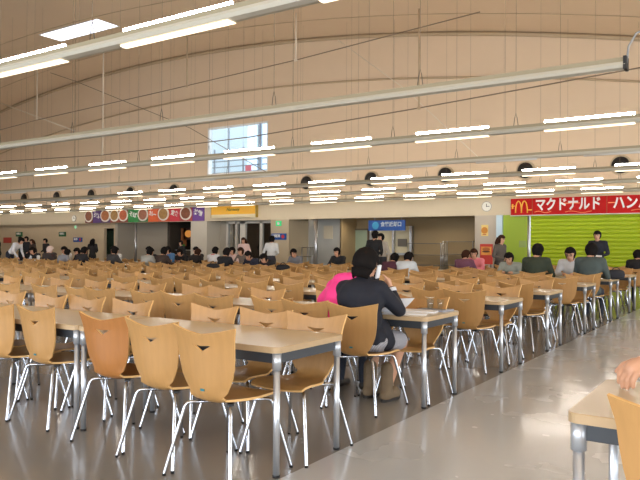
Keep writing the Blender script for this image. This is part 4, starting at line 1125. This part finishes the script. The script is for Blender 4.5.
# short black hair, fuller at the crown
hp = MB()
M = Matrix.Rotation(R(HTU), 3, 'Z') @ Matrix.Rotation(R(-HT), 3, 'X')
def hfn(p):
    q = Vector(p)
    if q.y > .2 and q.z < .35: q = q * (1 - .4 * min(1, (q.y - .2) / .3))
    elif q.z < -.35: q = Vector((q.x * .92, q.y * .92, q.z * .98))
    return q * (1 + .03 * math.sin(q.x * 27 + q.z * 9) * math.cos(q.y * 21 + q.z * 6))
hp.ell(Vector(hc) + M @ Vector((0, -.012, .012)), (.101, .122, .128), rot=M, nu=28, nv=20, fn=hfn)
for i in range(26):   # locks at the nape
    a = R(200 + 140 * i / 25); c = Vector(hc) + M @ Vector((.088 * math.cos(a), .095 * math.sin(a) - .01, -.05))
    hp.tube([c, c + Vector((0, -.004, -.04)), c + M @ Vector((-.01 * math.cos(a), .012, -.08))], .012, 5, radii=[.016, .014, .004])
hp.build('hair', HAIR, g)
face_part(g, hc, 1.02, HT, HTU)
# phone in her hand
b = MB(); b.box(-.022, .022, -.006, .006, -.055, .055)
o = b.build('mobile_phone', mat('white phone', (236, 238, 242), .3), None, (CX + .05, CY + .045, 1.07)); o.rotation_euler = (R(-18), R(8), R(-100))
tag(o, 'white mobile phone held at the ear of woman in navy', 'phone')

# ---- things on her table
def flat(name, label, cat, x, y, wx, wy, h, rz, m_, z=TH):
    b = MB(); b.box(-wx / 2, wx / 2, -wy / 2, wy / 2, 0, h); o = b.build(name, m_, None, (x, y, z + .0008)); o.rotation_euler = (0, 0, rz); return tag(o, label, cat)
b = MB(); n = 8
vs = []
for i in range(n + 1):
    t = i / n
    for xx in (-.11, .11): vs.append((xx, .26 * t - .13, .13 * (1 - t) ** 1.6 + .004))
vs2 = [(x_, y_, z_ - .002) for x_, y_, z_ in vs]
b.add(vs + vs2, [(2 * i, 2 * i + 1, 2 * i + 3, 2 * i + 2) for i in range(n)] + [(2 * i + 2 + 2 * n + 2, 2 * i + 3 + 2 * n + 2, 2 * i + 1 + 2 * n + 2, 2 * i + 2 * n + 2) for i in range(n)], 0, True)
o = b.build('paper_sheet', PAPER, None, (-2.58, 5.02, TH)); o.rotation_euler = (0, 0, R(60)); tag(o, 'white paper sheet propped up beside the phone caller arm', 'paper')
flat('booklet', 'white booklet lying open on the table beside phone caller', 'booklet', -2.47, 5.28, .30, .21, .012, R(12), PAPER)
flat('notebook', 'grey notebook under the clear cups on the table', 'notebook', -2.40, 5.44, .26, .18, .016, R(-6), mat('grey cover', (150, 152, 160), .5))
flat('newspaper', 'white newspaper spread near the table end before phone caller', 'paper', -2.50, 5.06, .36, .24, .006, R(20), PAPER)
for i, (x, y) in enumerate(((-2.44, 5.42), (-2.36, 5.46))):
    b = MB(); zb = TH + .0175
    pts = [(.026, 0), (.034, .085), (.031, .085), (.024, .004)]; nn = 14; vs = []
    for r__, z in pts:
        for j in range(nn): vs.append((r__ * math.cos(2 * math.pi * j / nn), r__ * math.sin(2 * math.pi * j / nn), z))
    fs = [(k * nn + j, k * nn + (j + 1) % nn, (k + 1) * nn + (j + 1) % nn, (k + 1) * nn + j) for k in range(3) for j in range(nn)] + [tuple(reversed(range(nn))), tuple(range(3 * nn, 4 * nn))]
    b.add(vs, fs, 0, True)
    tag(b.build('plastic_cup', GLASS, None, (x, y, zb)), 'clear plastic cup on the notebook, %s the aisle' % ('farther from' if i == 0 else 'closer to'), 'cup', 'clear cups beside the papers')

# ---- papers and bags on the farther tables
k = 0
for r_, px, wx, wy, label, m_ in ((5, 258, .4, .28, 'white paper spread before the navy reader', PAPER), (6, 240, .3, .2, 'white paper sheet on the table under the yellow sign', PAPER), (5, 514, .35, .25, 'open white book before the pale checked shirt', PAPER), (6, 411, .45, .3, 'white sheets on the table before the steel racks', PAPER),
                                 (5, 97, .4, .3, 'orange tray on the far table below the doorway', mat('orange tray', (232, 110, 50), .5))):
    yy = ROWS[r_] + .35; X = float(at(px, 262, yy)[0])
    flat('tray' if 'tray' in label else 'paper_sheet', label, 'tray' if 'tray' in label else 'paper', X, yy, wx, wy, .012, R(10), m_)
def bag(px, r_, side, label, rgb):
    yy = ROWS[r_] + (.12 if side == 'near' else .5); X = float(at(px, 262, yy)[0])
    g = thing('bag', label, 'bag', (X, yy, TH + .001), R(20)); g.scale = (.72, .72, .66)
    b = MB(); b.ell((0, 0, .13), (.2, .12, .131), nu=16, nv=10, fn=lambda p: Vector((math.copysign(abs(p.x) ** .7, p.x), math.copysign(abs(p.y) ** .7, p.y), math.copysign(abs(p.z) ** .7, p.z)))); b.build('body', cloth(rgb), g)
    b = MB(); b.tube([(.08 * math.cos(a), 0, .24 + .07 * math.sin(a)) for a in np.linspace(0, math.pi, 9)], .012, 6); b.build('handle', BLACK, g)
bag(283, 4, 'far', 'black bag standing on the table beside the bowed diner', (24, 24, 28))
bag(213, 4, 'near', 'black bag lying on the table under the white pillar', (30, 28, 30))
bag(616, 5, 'near', 'dark bag on the table beside the grey-green jacket', (40, 40, 46))

# ---- diner across the aisle: only the hand on the table corner is in the picture
g = thing('person', 'diner at the right edge whose hand rests on the table corner', 'person', (.22, 3.3, 0), R(170))
# local +y points back towards the camera side of the table
def Lc(x, y, z):
    v = Matrix.Rotation(-R(170), 3, 'Z') @ Vector((x - .22, y - 3.3, 0)); return (v.x, v.y, z)
U = trunk_fn((0, -.06, .5), 12)
hc = U(0, .05, 1.14)
WR = Lc(-.395, 2.94, .835); EL = Lc(-.12, 3.14, .80)
P = head_prims(hc, 1.0, 20, 0) + [('c', U(0, -.02, .98), .055, U(0, .02, 1.07), .05, 0), ('e', (0, -.06, .53), (.175, .14, .12), 0, 1), ('e', U(0, -.06, .68), (.155, .115, .17), -12, 1), ('e', U(0, -.04, .86), (.178, .12, .155), -12, 1), ('c', U(-.165, -.02, .955), .068, U(.165, -.02, .955), .068, 1)]
P += [('c', U(.165, -.02, .955), .06, EL, .046, 1), ('c', EL, .043, WR, .031, 0)]
dW = Vector(WR) - Vector(EL)
HD = Vector(Lc(-.475, 2.86, .775)) - Vector(WR)
P += hand_prims(WR, tuple(HD), 1.22, 0, .7, up=(.15, .5, .85), side=-1)
el2 = (-.25, .10, .77); wr2 = (-.1, .30, .775)
P += [('c', U(-.165, -.02, .955), .06, el2, .046, 1), ('c', el2, .042, wr2, .03, 0)] + hand_prims(wr2, (.3, .9, 0), 1.0, 0, .3)
for sx in (-1, 1): P += [('c', (sx * .09, -.04, .51), .085, (sx * .11, .36, .50), .062, 2), ('c', (sx * .11, .37, .49), .06, (sx * .12, .33, .11), .043, 2), ('c', (sx * .12, .32, .05), .042, (sx * .13, .46, .038), .036, 3)]
fuse('body', P, [SKIN, cloth((90, 96, 110)), cloth((44, 48, 60)), SHOE], .0055, 2, g)
hair_part(g, hc, HAIR, tilt=20)
b = MB(); rc = Vector(WR) + HD.normalized() * .095 + Vector((0, 0, .004))
b.tube([rc + Vector((.0, .0, .0)) + Vector((.011 * math.cos(a), .003, .011 * math.sin(a))) for a in np.linspace(0, 2 * math.pi, 9)], .0025, 5); b.build('ring', CHROME, g)
put_chair(.22, 3.36, R(170), 'birch plywood chair under the diner across the aisle', 0)
